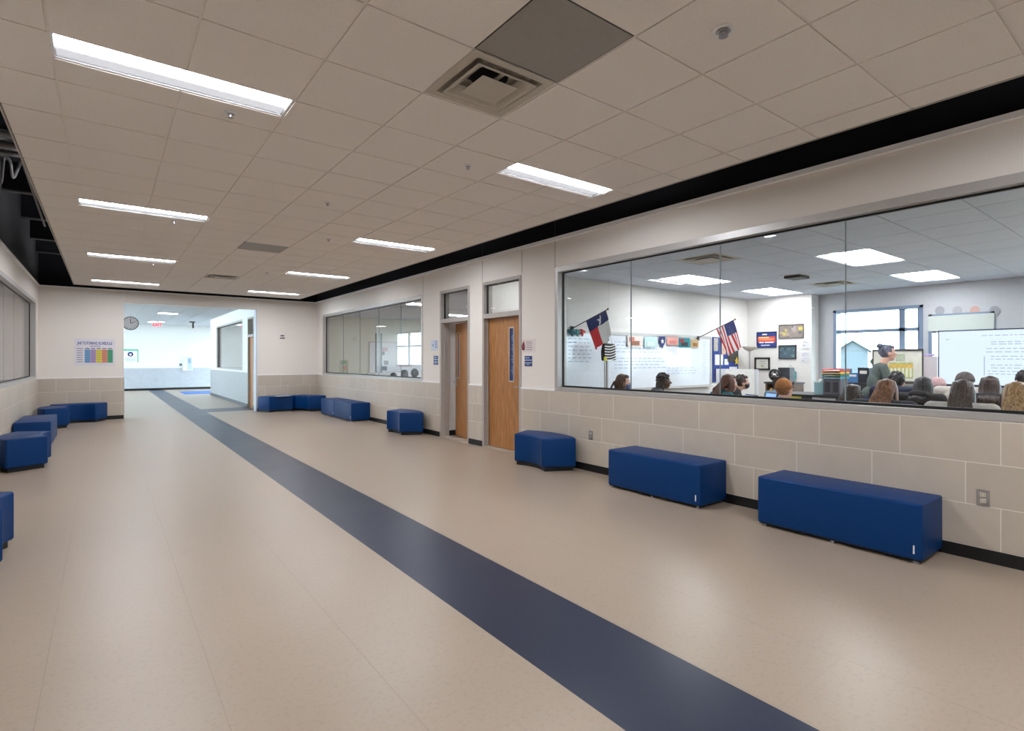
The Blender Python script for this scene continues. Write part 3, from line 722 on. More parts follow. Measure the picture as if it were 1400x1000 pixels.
MB().box(-.20, .22, -.06, 0, -.35, .35).build('body', mat('cabinet_white', (222, 228, 234), .4), t, bevel=.01); MB().box(.0, .18, -.065, -.06, -.30, .30).build('door', mat('cabinet_grey', (186, 198, 212), .3), t)
MB().box(.03, .15, -.068, -.065, .02, .24).build('panel', mat('cabinet_blue', (150, 168, 190), .3), t)
tag(MB().box(2.86, 2.97, HB-.03, HB, 1.14, 1.26).build('control_box', mat('control_grey', (110, 120, 124), .5), bevel=.005), 'small dark square control beside the wall cabinet in the hall', 'control')
outlet(1.9, HB-.02, .42, 'tiny outlet low on the hall back wall')
bpy.data.objects[[o.name for o in bpy.data.objects if o.get('label') == 'tiny outlet low on the hall back wall'][0]].rotation_euler = (0, 0, PI/2)
o = MB().box(2.63, 4.6, 26.3, 28.6, .001, .012).build('entrance_mat', mat('mat_blue', (70, 110, 180), .9, noise=.15, nscale=90), bevel=.003); tag(o, 'blue entrance mat on the floor of the bright hall', 'mat')
t = thing('door_closer', 'small dark bracket hanging from the hall ceiling', 'bracket', (3.0, 27.0, HZ))
MB().box(-.03, .03, -.03, .03, -.30, 0).build('post', DSTEEL, t); MB().box(-.13, .08, -.04, .04, -.06, -.01).build('arm', DSTEEL, t)
#@@CLASSROOM@@
# ------------------------------------------------------------------ rooms behind the glass
XW, XP, YB, ZR = 11.2, 10.9, 6.2, 2.76
CW1, CW2, CW3 = (3.14, 4.586, 1.0, 2.40), (2.19, 3.06, 1.0, 2.22), (-2.2, 1.2, 1.0, 2.40)  # the last opening is an extra window out of view, added for daylight
def room_wall(name, parts, m): 
    b = MB()
    for q in parts: b.box(*q)
    return struct(b.build(name, m))
seg = []
ys = [-3.2, CW3[0], CW3[1], CW2[0], CW2[1], CW1[0], CW1[1], 6.35]
for a_, e_ in zip(ys, ys[1:]):
    op = [c_ for c_ in (CW1, CW2, CW3) if c_[0] == a_]
    if op: seg += [(XW, XW+.2, a_, e_, 0, op[0][2]), (XW, XW+.2, a_, e_, op[0][3], 3.0)]
    else: seg.append((XW, XW+.2, a_, e_, 0, 3.0))
room_wall('wall_classroom_back', seg, mat('classroom_grey_paint', (186, 188, 192), .7, spec=.2))
room_wall('wall_classroom_corner', [(XP, XW, 4.87, YB, 0, ZR)], ROOMW)
room_wall('wall_classroom_left', [(R1, XW+.2, YB, YB+.12, 0, 3.0)], ROOMW)
room_wall('wall_classroom_right', [(R1, XW+.2, -3.35, -3.2, 0, 3.0)], ROOMW)
cl = [(7.0, 8.2192, 4.92, 5.5296), (9.45, 10.6692, 4.92, 5.5296), (7.0, 8.2192, 2.4816, 3.0912), (9.45, 10.6692, 2.4816, 3.0912), (7.0, 8.2192, .0432, .6528), (9.45, 10.6692, .0432, .6528), (7.0, 8.2192, -2.3952, -1.7856)]
cxs = [5.15]+[7.0-T*2, 7.0-T]+[7.0+T*k for k in range(0, 3)]+[9.45-T*.99]+[9.45+T*k for k in range(0, 3)]+[11.2]
cys = [-3.2]+[.0432+T*k for k in range(-5, 11)]+[6.2]
cv = [(cxs[1], cxs[2], cys[12]-T*0, cys[13])]
cxs[1:3] = [5.80, 6.41]
cv = [(5.80, 6.41, cys[12], cys[13]), (9.45+0, 9.45+T, cys[12], cys[13])]
grid_ceiling('ceiling_classroom', cxs, cys, 2.74, cl+cv, CEILR, mat('room_bar', (204, 208, 214), .6))
struct(MB().box(R1, XW+.2, -3.3, 6.3, 2.86, 2.95).build('ceiling_classroom_deck', BLACK))
for k, q in enumerate(cl):
    troffer('ceiling_light', *q, 2.74, LENSR, ['wide classroom ceiling light above the striped hanging bag side', 'wide classroom ceiling light nearest the poster wall', 'wide classroom ceiling light in the middle of the room', 'wide classroom ceiling light before the standing adult, by the windows', 'classroom light nearest the screen, corridor side', 'classroom light right above the screen', 'rear classroom light out of view'][k], 'wide lights in the classroom ceiling')
diffuser(*cv[0], 2.74, 'square ceiling vent just inside the classroom glass', 'classroom vents')
diffuser(*cv[1], 2.74, 'square ceiling vent near the classroom window', 'classroom vents')
t = thing('ceiling_projector', 'flat dark ceiling unit between the classroom lights', 'projector', (8.35, 3.95, 2.74))
MB().box(-.16, .16, -.12, .12, -.06, -.015).build('body', DSTEEL, t, bevel=.01); MB().box(-.2, .2, -.16, .16, -.015, 0).build('plate', WHITE, t)

# exterior windows of the classroom
WF = mat('window_frame_grey', (120, 136, 160), .4, metal=.2)
def ext_window(name, c_, bars, mulls, parent_m=WF):
    o = empty_struct(name); y0, y1, z0, z1 = c_
    b = MB().box(XW-.02, XW+.2, y0, y0+.05, z0, z1).box(XW-.02, XW+.2, y1-.05, y1, z0, z1).box(XW-.02, XW+.2, y0, y1, z0, z0+.05).box(XW-.02, XW+.2, y0, y1, z1-.05, z1)
    for z in bars: b.box(XW+.03, XW+.12, y0, y1, z-.03, z+.03)
    for y, h in mulls: b.box(XW+.03, XW+.12, y-h, y+h, z0, z1)
    b.build('frame', parent_m, o); MB().box(XW+.07, XW+.076, y0, y1, z0, z1).build('pane', GLASS, o)
ext_window('window_9', CW1, [1.985], [(3.465, .045), (3.2, .03)]); ext_window('window_10', CW2, [1.94], []); ext_window('window_11', CW3, [1.985], [(-.5, .04)])  # the last window is unseen, added to let more light in
tag(MB().box(XW-.035, XW-.025, CW2[0], CW2[1], 1.93, 2.19).build('roller_shade', mat('shade_cloth', (188, 196, 190), .8, noise=.03, nscale=60)), 'pale lowered roller shade over the window above the screen', 'shade')
# outdoors
struct(MB().box(11.4, 160, -80, 90, -.7, -.6).build('ground', mat('outside_ground', (96, 106, 88), .9, noise=.1, nscale=.4)))
t = thing('house', 'pale gabled house seen through the classroom window', 'house', (99, 37.6, -.6), .36)
MB().box(-4, 4, -2.1, 2.1, 0, 3.5).build('wall', mat('house_wall', (82, 90, 96), .8), t)
b = MB(); hr = mat('house_roof', (54, 68, 68), .8)
for s_ in (-1, 1): b.slab([(-4.5, s_*2.6, 3.2), (4.5, s_*2.6, 3.2), (4.5, 0, 5.0), (-4.5, 0, 5.0)], (0, 0, 1), .22)
b.build('roof', hr, t); MB().slab([(-4.05, -2.1, 3.5), (-4.05, 2.1, 3.5), (-4.05, 0, 4.95)], (1, 0, 0), .1).build('gable', M['house_wall'], t)
t0 = None
for k, (x, y, s_, lab) in enumerate(((104, 33.6, .95, 'hazy pale green tree nearest the gabled house'), (106, 29.0, .8, 'hazy pale green tree between two others beyond the yard'), (108, 24, .9, 'hazy pale green tree farthest from the gabled house'))):
    if t0 is None:
        t0 = t = thing('tree', lab, 'tree', (x, y, -.6), 0, 'trees beyond the classroom window')
        MB().tube([(0, 0, 0), (0, 0, 1.4)], [.25, .18]).build('trunk', mat('bark', (90, 76, 62), .9), t)
        b = MB()
        for i in range(9): b.ell((random.uniform(-1.4, 1.4), random.uniform(-2.2, 2.2), 2+random.uniform(-.6, .8)), (1.2, 1.3, .9))
        b.build('crown', mat('leaf_green', (72, 88, 66), .9, noise=.3, nscale=5, bump=1), t, voxel=.22)
    else: t = dup(t0, (x, y, -.6), k, lab)
    t.scale = (s_, s_, s_)

# whiteboards on the classroom's side wall
WBM = mat('whiteboard_gloss', (224, 230, 236), .18, spec=.5, coat=.4)
def whiteboard(x0, x1, z0, z1, Y, lab, cols=None):
    t = thing('whiteboard', lab, 'whiteboard', ((x0+x1)/2, Y, z0)); h = (x1-x0)/2; H_ = z1-z0
    MB().box(-h, h, -.02, 0, 0, H_).build('panel', WBM, t)
    MB().box(-h, h, -.035, -.018, H_-.03, H_+.015).box(-h, h, -.03, -.018, -.02, .01).box(-h-.012, -h+.01, -.03, 0, 0, H_).box(h-.01, h+.012, -.03, 0, 0, H_).build('frame', ALU, t)
    MB().box(-h, h, -.10, -.018, -.03, -.015).build('pen_tray', ALU, t)
    return t
wb1 = whiteboard(5.62, 6.50, .95, 1.895, YB, 'whiteboard behind the red, white and blue flag on the slanted pole')
wb2 = whiteboard(6.56, 9.50, .95, 1.895, YB, 'long whiteboard under the row of small hanging banners')
b = MB()
for k in range(9):
    z = .35+.055*k; x = -1.30
    if k in (4,): continue
    while x < -.1+random.uniform(-.2, .1):
        l = random.uniform(.04, .14); b.box(x, x+l, -.0215, -.02, z, z+.012); x += l+.04
for k in range(14): b.box(1.22, 1.30, -.0215, -.02, .12+.055*k, .127+.055*k)
for k in range(3):
    x = .1
    while x < .95: l = random.uniform(.04, .12); b.box(x, x+l, -.0215, -.02, .34-.05*k, .35-.05*k); x += l+.05
b.build('marker_writing', mat('marker_blue', (150, 165, 200), .6), wb2)
b = MB()
for k in range(7):
    x = -.38
    while x < .1: l = random.uniform(.04, .10); b.box(x, x+l, -.0215, -.02, .82-.06*k, .832-.06*k); x += l+.04
b.build('marker_writing', M['marker_blue'], wb1)

# little banners along the map rail
def banner(u0, v0, u1, v1, lab, cols, shape='rect', g='small banners on the whiteboard rail'):
    a = on_y(u0, v0, YB-.045); c_ = on_y(u1, v1, YB-.045); x0, x1 = a.x, c_.x; z1, z0 = a.z, c_.z
    t = thing('banner', lab, 'banner', ((x0+x1)/2, YB-.045, z1), 0, g); h = (x1-x0)/2; H_ = z1-z0
    m0 = mat('banner_%d_%d_%d' % cols[0], cols[0], .8, noise=.12, nscale=40)
    if shape == 'pennant': MB().slab([(-h, 0, 0), (h, 0, 0), (h, 0, -H_*.45), (0, 0, -H_), (-h, 0, -H_*.45)], (0, -1, 0), .004).build('cloth', m0, t)
    else: MB().box(-h, h, -.004, 0, -H_, 0).build('cloth', m0, t)
    for k, (fx0, fx1, fz0, fz1) in enumerate([(.2, .8, .45, .85), (.1, .45, .12, .5), (.5, .9, .2, .6)][:len(cols)-1]):
        MB().box(-h+2*h*fx0, -h+2*h*fx1, -.007-.001*k, -.004, -H_*fz1, -H_*fz0).build('print', mat('banner_%d_%d_%d' % cols[k+1], cols[k+1], .8), t)
    return t
banner(858, 459, 878, 475, 'cream banner with a brown and red skyline picture', [(222, 212, 204), (150, 104, 84), (196, 130, 118)])
banner(881, 461, 898, 475, 'very pale teal banner on the whiteboard rail', [(186, 214, 212), (206, 226, 222)])
t = banner(901, 460, 909.5, 477, 'narrow navy pennant with a white star', [(46, 58, 112)], 'pennant')
def star(n_, r, mtx, m, par, t=.003):
    P = []
    for k in range(10): a = PI/2+k*PI/5; q = r if k % 2 == 0 else r*.4; P.append((q*math.cos(a), q*math.sin(a)))
    b_ = MB(); b_.prism(P, 0, t); b_.bm.transform(mtx); return b_.build(n_, m, par)
star('star', .05, face_mtx(Vector((0, -.005, -.09)), '-y'), PAPER, t)
banner(912, 461, 927, 472, 'pink square banner with a faint drawing', [(222, 160, 150), (206, 130, 124)])
banner(928, 462, 943, 475.5, 'teal banner with a dark panel and red figure', [(40, 134, 142), (52, 58, 62), (150, 60, 60)])
banner(945, 464, 955, 475.5, 'tan banner with a brown figure at the rail end', [(206, 176, 132), (160, 112, 66)])
for k, (u, c_, n) in enumerate(((780, (50, 110, 120), 'teal'), (787, (90, 160, 160), 'pale turquoise'), (794, (206, 84, 84), 'red'))):
    p_ = on_y(u, 452, YB-.045); b = MB()
    for i in range(5): b.ell((p_.x+.03*math.sin(i*2.1), p_.y-.02+.012*math.cos(i*3), p_.z-.012*i), (.05, .02, .022), (0, .4*i, 0))
    tag(b.build('paper_garland', mat('garland_%d' % k, c_, .7), smooth=True), 'small %s paper garland tuft on the whiteboard edge' % n, 'garland', 'garland tufts')

# flags on slanted poles
def flag(name, lab, base, tip, s0, s1, drop, us):
    base, tip = Vector(base), Vector(tip); t = thing('flag', lab, 'flag', base, 0, 'flags on slanted poles'); d = tip-base
    MB().tube([Vector((0, 0, 0)), d], .008, 8).build('pole', mat('pole_dark', (58, 50, 46), .5), t, smooth=True)
    MB().ell(d, (.018, .018, .018)).build('finial', mat('pole_gold', (150, 120, 60), .4), t); MB().box(-.02, .02, -.01, .03, -.05, .03).build('bracket', DSTEEL, t)
    N, K = (26, 26); g_ = MB(); A = d*s0; B = d*s1; drop = Vector(drop)
    red, wht, blu = 0, 1, 2
    V = []
    for i in range(N+1):
        row = []
        for j in range(K+1):
            s_, q = i/N, j/K; fold = .028*math.sin(s_*9+q*2)*q+.012*math.sin(s_*21)*q
            p_ = A.lerp(B, s_)+drop*q*(1 if us else (1.0-.25*max(0, s_-.3)))+Vector((fold*.4, -fold, 0))
            if us: p_ += Vector((-.06*q*(s_-.5), 0, -.02*math.sin(s_*6)*q))
            else: p_ += Vector((-.10*q*s_*0, 0, 0))
            row.append(g_.bm.verts.new(p_))
        V.append(row)
    for i in range(N):
        for j in range(K):
            if us: k = blu if (i >= N*6/13 and j < K*.42) else (red if int(i/2) % 2 == 0 else wht)
            else: k = blu if j < K*.36 else (red if i < N/2 else wht)
            g_.k = k; g_._f([V[i][j], V[i+1][j], V[i+1][j+1], V[i][j+1]])
    cl_ = g_.build('cloth', [mat('flag_red', (206, 50, 58), .8), mat('flag_white', (232, 232, 234), .8), mat('flag_blue', (48, 58, 112), .8)], t, smooth=True)
    so = cl_.modifiers.new('thick', 'SOLIDIFY'); so.thickness = .003
    def at(s_, q): return A.lerp(B, s_)+drop*q
    if us:
        b_ = MB(); n_ = 0
        for i in range(5):
            for j in range(5):
                P = at(.50+.10*i+.02*(j % 2), .05+.075*j); b_.obox(P+Vector((0, -.03-.02*j/5, 0)), (.007, .001, .007), Matrix.Rotation(.785, 3, 'Y'))
        b_.build('stars', PAPER, t)
    else:
        ang = math.atan2(d.z, d.x)
        star('star', .085, Matrix.Translation(at(.5, .17)+Vector((0, -.07, 0))) @ Matrix.Rotation(-ang, 4, 'Y') @ Matrix.Rotation(PI/2, 4, 'X'), PAPER, t)
b0 = on_y(783, 449, YB-.03); b1 = on_y(831, 423, YB-.75)
flag('flag', 'flag with one white star on blue over red, on a slanted pole', b0, b1, .40, .95, on_y(813, 478, YB-.55)-on_y(802, 438, YB-.40), False)
b0 = on_y(955, 462, YB-.05); b1 = on_y(1005, 437, YB-.85)
flag('flag', 'flag with red and white stripes and a starry blue corner', b0, b1, .50, .96, on_y(993, 485, YB-.6)-on_y(980, 448, YB-.5), True)

# striped bag hanging from the ceiling line
p_ = on_y(832, 470, YB-.35)
t = thing('striped_bag', 'black and white striped bag hanging with a yellow corner', 'bag', p_)
b = MB(); Q = [(-.11, 0), (.12, -.005), (.135, -.26), (-.13, -.27), (-.14, -.12)]
b.slab([(x, -.04, z) for x, z in Q], (0, 1, 0), .08); b.build('pouch', mat('bag_black', (28, 30, 34), .7), t, bevel=.02, seg=3)
b = MB()
for k in range(6):
    z = -.02-.042*k; n_ = 8
    P = [(-.13+.26*i/n_, -.044, z-.02*math.sin(i/n_*PI)-.03*(1-i/n_)) for i in range(n_+1)]
    for a_, e_ in zip(P, P[1:]): b.slab([a_, e_, (e_[0], e_[1], e_[2]+.017), (a_[0], a_[1], a_[2]+.017)], (0, 1, 0), .004)
b.build('stripes', PAPER, t); MB().ell((-.12, -.045, -.24), (.035, .012, .04)).build('yellow_corner', mat('bag_yellow', (220, 216, 80), .7), t)
MB().tube([(-.08, 0, 0), (-.04, 0, .12), (.0, 0, .15), (.04, 0, .12), (.08, 0, 0)], .004).tube([(0, 0, .15), (0, 0, 2.74-p_.z)], .0012).build('strap', mat('bag_cord', (170, 168, 164), .7), t)

# blue bulletin hanging between the board and the corner
t = thing('bulletin_banner', 'tall blue wall hanging with white and dark cut-outs by the corner', 'banner', (10.05, YB-.004, 1.0)); 
MB().box(-.46, .46, -.02, 0, 0, .90).build('backing', mat('bulletin_blue', (34, 62, 138), .8), t)
for nm, q, c_ in (('photo', (-.44, -.30, .62, .88), (176, 170, 160)), ('photo', (-.16, -.02, .55, .85), (200, 170, 150)), ('cutout', (-.40, -.12, .34, .55), (232, 232, 236)), ('cutout', (-.06, .08, .34, .46), (226, 228, 236)), ('cutout', (-.42, -.10, .04, .26), (44, 40, 84)), ('cutout', (.04, .44, .40, .88), (70, 66, 64)), ('cutout', (-.28, -.18, .10, .18), (170, 50, 70)), ('cutout', (.12, .40, .10, .30), (216, 216, 222))):
    MB().box(q[0], q[1], -.026, -.02, q[2], q[3]).build(nm, mat('cut_%d_%d_%d' % c_, c_, .8, noise=.25, nscale=25), t)
t = thing('paper_flower', 'yellow star shaped paper ornament on the blue hanging', 'ornament', on_y(1007, 494, YB-.06))
star('petals', .085, face_mtx(Vector((0, 0, 0)), '-y'), mat('flower_yellow', (236, 206, 60), .7), t, .01); MB().ell((0, -.012, 0), (.02, .006, .02)).build('center', mat('flower_center', (200, 150, 40), .7), t)

# posters on the corner wall
def framed(u0, v0, u1, v1, lab, cat, name, base, bits, border=None, bt=.03):
    a = on_x(u0, v0, XP); c_ = on_x(u1, v1, XP); w2 = abs(a.y-c_.y)/2; h2 = abs(a.z-c_.z)/2
    t = thing(name, lab, cat, (XP, (a.y+c_.y)/2, (a.z+c_.z)/2))
    MB().box(-.008, 0, -w2, w2, -h2, h2).build('sheet', mat('p_%d_%d_%d' % base, base, .7, noise=.08, nscale=30), t)
    if border:
        MB().box(-.02, 0, -w2, -w2+bt, -h2, h2).box(-.02, 0, w2-bt, w2, -h2, h2).box(-.02, 0, -w2, w2, -h2, -h2+bt).box(-.02, 0, -w2, w2, h2-bt, h2).build('frame', mat('pf_%d_%d_%d' % border, border, .5), t)
    for k, (y0, y1, z0, z1, c2) in enumerate(bits):   # fractions, y measured from the viewer's left
        MB().box(-.0095-.0003*k, -.008, w2-2*w2*y1, w2-2*w2*y0, -h2+2*h2*z0, -h2+2*h2*z1).build('print', mat('p_%d_%d_%d' % c2, c2, .7), t)
    return t
framed(1035, 454.5, 1062, 475.5, 'blue poster with orange block lettering on the corner wall', 'poster', 'wall_poster', (36, 56, 128), [(.0, 1, .33, .70, (206, 84, 62)), (.28, .52, .80, .88, (226, 226, 232)), (.10, .62, .60, .68, (240, 196, 120)), (.12, .85, .48, .56, (236, 150, 110)), (.12, .36, .30, .37, (224, 224, 236)), (.42, .85, .30, .37, (224, 224, 236)), (.22, .66, .12, .19, (200, 206, 226))], (28, 42, 100), .02)
random.seed(5)
bits = []
for k in range(16): x = random.random()*.85; z = random.random()*.8; bits.append((x, x+random.uniform(.06, .18), z, z+random.uniform(.1, .25), random.choice([(120, 108, 104), (156, 142, 130), (188, 170, 84), (96, 92, 100), (144, 120, 100), (150, 150, 160)])))
framed(1065, 444.5, 1099, 462, 'grey and ochre collage poster near the top of the corner wall', 'poster', 'wall_poster', (132, 122, 116), bits, (92, 84, 80), .012)
bits = []
for k in range(12): x = .05+random.random()*.8; z = .06+random.random()*.75; bits.append((x, x+random.uniform(.05, .14), z, z+random.uniform(.06, .16), random.choice([(96, 130, 140), (130, 156, 160), (60, 76, 88), (110, 140, 132)])))
framed(1065, 472.5, 1089, 491, 'dark teal framed chart below the collage poster', 'poster', 'wall_poster', (74, 96, 108), bits, (40, 46, 54), .02)
framed(1032, 489, 1053, 506.5, 'black framed certificate hanging beside the floor lamp', 'picture', 'framed_certificate', (206, 204, 196), [(.3, .7, .66, .72, (150, 150, 146)), (.25, .75, .52, .56, (160, 160, 156)), (.42, .6, .24, .44, (170, 176, 140))], (24, 22, 22), .035)
for (q, lab) in (((1097, 465, 1106, 477), 'upper pale note on the corner wall'), ((1096, 482, 1106, 488), 'middle pale note on the corner wall'), ((1095.5, 489, 1105.5, 496), 'lower pale note with small pictures on the corner wall'), ((1010, 477, 1017, 487), 'pale sheet on the wall left of the lamp')):
    framed(*q, lab, 'notice', 'wall_note', (214, 216, 222), [(.1, .8, .7, .78, (170, 170, 186)), (.1, .5, .3, .45, (176, 168, 168))])

# torchiere, fan, hanging sign, bookcase and things on it
p_ = on_x(1025, 476, 10.5)
t = thing('floor_lamp', 'pale torchiere floor lamp standing before the corner wall', 'lamp', (10.5, p_.y, 0))
MB().lathe([(.13, 0), (.13, .02), (.02, .03)]).build('base', STEEL, t); MB().tube([(0, 0, .02), (0, 0, p_.z-.05)], .012).build('pole', STEEL, t); MB().lathe([(.03, p_.z-.07), (.10, p_.z-.03), (.155, p_.z+.03), (.15, p_.z+.03), (.03, p_.z-.05)], seg=28).build('lamp_shade', mat('lamp_glass', (214, 206, 196), .4), t, smooth=True)
p_ = on_x(1059, 513, 9.9)
t = thing('desk_fan', 'small round black desk fan', 'fan', (9.9, p_.y, p_.z)); 
b = MB()
for r in (.10, .075, .05): 
    b.tube([(0, r*math.cos(a), r*math.sin(a)) for a in [2*PI*k/20 for k in range(21)]], .008 if r < .1 else .016, 6)
b.build('grille', mat('fan_black', (26, 26, 28), .4), t); MB().ell((0, 0, 0), (.04, .03, .03)).build('hub', PAPER, t)
b = MB()
for k in range(4): b.obox((.01, .04*math.cos(k*PI/2), .04*math.sin(k*PI/2)), (.003, .035, .018), Matrix.Rotation(k*PI/2, 3, 'X'))
b.build('blade', DSTEEL, t); MB().tube([(.02, 0, -.09), (.02, 0, -.30)], .012).lathe([(.07, -.32), (.07, -.30), (.02, -.29)], (.02, 0, 0)).build('stand', M['fan_black'], t)
t = thing('hanging_sign', 'small teal sign hanging from a triangle of cord', 'sign', on_x(1080.5, 508, XP-.03)); 
MB().box(-.01, .01, -.11, .11, -.17, 0).build('board', mat('teal_sign', (92, 156, 158), .7), t); MB().tube([(0, -.1, 0), (0, 0, .13), (0, .1, 0)], .003).build('cord', DSTEEL, t); MB().box(-.012, -.01, -.07, .08, -.08, -.05).box(-.012, -.01, -.05, .06, -.13, -.11).build('lettering', mat('pale_teal', (190, 216, 214), .7), t)
WOODB = stretch('brown_wood', (86, 58, 42), (118, 84, 60), (3, 14, 14), .5)
p_ = on_x(1094, 523, 10.0)
t = thing('bookcase', 'low brown bookcase against the corner wall', 'bookcase', (10.05, 4.98, 0))
MB().box(-.2, .2, -.26, -.23, 0, 1.0).box(-.2, .2, .23, .26, 0, 1.0).box(.18, .2, -.23, .23, 0, 1.0).build('side_panel', WOODB, t); MB().box(-.22, .2, -.28, .28, 1.0, 1.03).build('top', mat('dark_top', (44, 32, 30), .5), t); MB().box(-.2, .18, -.23, .23, .62, .65).box(-.2, .18, -.23, .23, .28, .31).box(-.2, .18, -.02, .02, .65, 1.0).build('shelf', WOODB, t)
random.seed(11)
for k in range(9):
    y = 4.98+.20-.05*k; h = random.uniform(.2, .27); c_ = random.choice([(170, 60, 50), (220, 216, 206), (50, 80, 120), (206, 160, 80), (90, 110, 96)])
    if abs(y-4.98) < .045: continue
    t = thing('book', 'upright %s book in the brown bookcase, slot %s' % ({(170, 60, 50): 'red', (220, 216, 206): 'white', (50, 80, 120): 'blue', (206, 160, 80): 'tan', (90, 110, 96): 'green'}[c_], ['nearest the lamp', 'next to the first', 'left middle', 'by the divider', 'by the divider', 'past the divider', 'right middle', 'next to last', 'at the end'][k]), 'book', (9.9, y, .65), 0, 'books in the bookcase')
    MB().box(-.06, .06, -.018, .018, 0, h).build('cover', mat('bk_%d_%d_%d' % c_, c_, .6), t, bevel=.002)
t = thing('speaker_box', 'black speaker box standing on the brown bookcase', 'speaker', (10.02, 4.93, 1.031)); MB().box(-.1, .1, -.11, .11, 0, .27).build('body', mat('spk', (36, 38, 44), .5), t, bevel=.01)
for y in (-.05, .05): MB().box(-.104, -.1, y-.04, y+.04, .03, .24).build('grille', mat('spkg', (54, 58, 66), .7, noise=.2, nscale=120), t)
# teacher's corner: cabinet, trays, bins
t = thing('low_cabinet', 'dark low cabinet in the classroom with papers taped on it', 'cabinet', (8.05, 3.50, 0))
MB().box(-.30, .35, -.46, .46, 0, .93).build('body', mat('cab_dark', (44, 42, 44), .5), t, bevel=.005); MB().box(-.32, .37, -.48, .48, .93, .96).build('top', mat('cab_top', (30, 32, 38), .4), t)
tag(MB().box(7.742, 7.747, 3.60, 3.86, .70, .93).build('flyer', mat('flyer_y', (222, 216, 70), .7)), 'flyer with a yellow block taped to the dark cabinet', 'notice')
o = bpy.data.objects[-1] if False else None
tag(MB().box(7.742, 7.747, 3.15, 3.45, .68, .93).build('calendar_sheet', mat('cal_sheet', (216, 216, 218), .7)), 'white lined sheet taped to the dark cabinet', 'notice')
sb = bpy.data.objects['calendar_sheet']
b = MB()
for k in range(5): b.box(7.7405, 7.742, 3.17, 3.43, .70+.045*k, .703+.045*k)
b.build('lines', mat('grey_print', (120, 116, 128)), sb)
t0 = None
for k, (c_, n) in enumerate((((70, 150, 180), 'teal'), ((40, 120, 90), 'green'), ((236, 190, 40), 'yellow'), ((214, 50, 46), 'red'))):
    z = 1.185+.034*k
    t = thing('paper_tray', '%s paper tray in the stack on the dark cabinet' % n, 'tray', (8.0, 3.25, z), 0, 'coloured paper trays')
    m_ = mat('tray_'+n, c_, .4)
    MB().box(-.15, .15, -.115, .115, 0, .005).build('base', m_, t); MB().box(-.15, .15, -.115, -.109, .005, .028).box(-.15, .15, .109, .115, .005, .028).box(.144, .15, -.109, .109, .005, .028).build('rim', m_, t)
    MB().box(-.14, .14, -.10, .10, .006, .014).build('sheets', PAPER, t)
t = thing('storage_bin', 'grey bin holding up the coloured trays', 'bin', (8.0, 3.25, .961)); MB().box(-.14, .14, -.11, .11, 0, .222).build('body', mat('bin_grey', (92, 92, 100), .5), t, bevel=.01)
for y in (-.055, .05): MB().box(-.144, -.14, y-.035, y+.035, .04, .18).build('label_holder', mat('bin_dark', (50, 48, 54), .5), t)
t = thing('tissue_box', 'small pale teal box beside the grey bin', 'box', (7.95, 3.43, .961)); MB().box(-.06, .06, -.06, .06, 0, .17).build('carton', mat('tissue_teal', (150, 190, 196), .6), t, bevel=.004); MB().ell((0, 0, .185), (.03, .03, .03)).build('tissue', PAPER, t)
for k, (y, z, h, c_, n) in enumerate(((3.74, 1.083, .22, (34, 50, 74), 'dark blue'), (3.56, 1.083, .16, (70, 130, 190), 'bright blue'), (3.41, 1.083, .24, (24, 34, 50), 'near black'))):
    t = thing('binder', '%s binder box near the window beside the trays' % n, 'box', (9.5, y, z)); MB().box(-.12, .12, -.08, .08, 0, h).build('body', mat('bb_%d' % k, c_, .5), t, bevel=.004); MB().box(-.122, -.12, -.05, .05, h*.6, h*.8).build('label', PAPER, t)
tag(MB().box(9.3, 9.9, 3.2, 3.95, 0, 1.08).build('side_cabinet', M['cab_dark'], bevel=.004), 'dark cabinet under the blue binders by the window', 'cabinet')
# easel boards below the window
t = thing('drawing_board', 'grey framed board with a yellow and green drawing under the window', 'board', (XW-.06, 3.50, 1.0)); 
MB().box(-.03, .03, -.385, .385, .0, .62).build('panel', mat('board_cream', (214, 212, 200), .6, noise=.08, nscale=9), t); MB().box(-.04, -.03, -.39, .39, .6, .635).box(-.04, -.03, -.39, .39, .02, .07).box(-.04, -.03, .37, .39, 0, .62).box(-.04, -.03, -.39, -.37, 0, .62).build('frame', DSTEEL, t)
MB().box(-.033, -.03, -.24, .12, .12, .40).build('drawing_ground', mat('draw_green', (176, 186, 120), .7, noise=.3, nscale=20), t)
b = MB()
for k in range(6): b.box(-.036, -.033, -.22+.058*k, -.19+.058*k, .14, .32)
b.build('drawing_posts', mat('draw_cream', (226, 222, 200), .7), t); MB().box(-.037, -.033, -.24, .13, .30, .37).build('drawing_band', mat('draw_yellow', (214, 180, 96), .7, noise=.2, nscale=30), t); MB().box(-.035, -.033, -.12, .02, .42, .55).build('drawing_top', mat('draw_sage', (176, 186, 160), .7, noise=.2, nscale=20), t)
MB().box(-.02, .02, -.3, -.26, -1.0, 0).box(-.02, .02, .26, .3, -1.0, 0).build('stand', DSTEEL, t)
t = thing('poster_board', 'plain pinkish grey board beside the yellow drawing', 'board', (XW-.06, 3.02, .0)); MB().box(-.02, .02, -.10, .10, 1.0, 1.50).build('panel', mat('board_pink', (206, 196, 198), .6), t); MB().box(-.02, .02, -.08, .08, 0, 1.0).build('stand', DSTEEL, t)
b = MB()
for k in range(3): b.ell((-.03, .06-.05*k, 1.53), (.01, .028, .02))
b.build('flourish', mat('lilac', (196, 170, 214), .6), t)
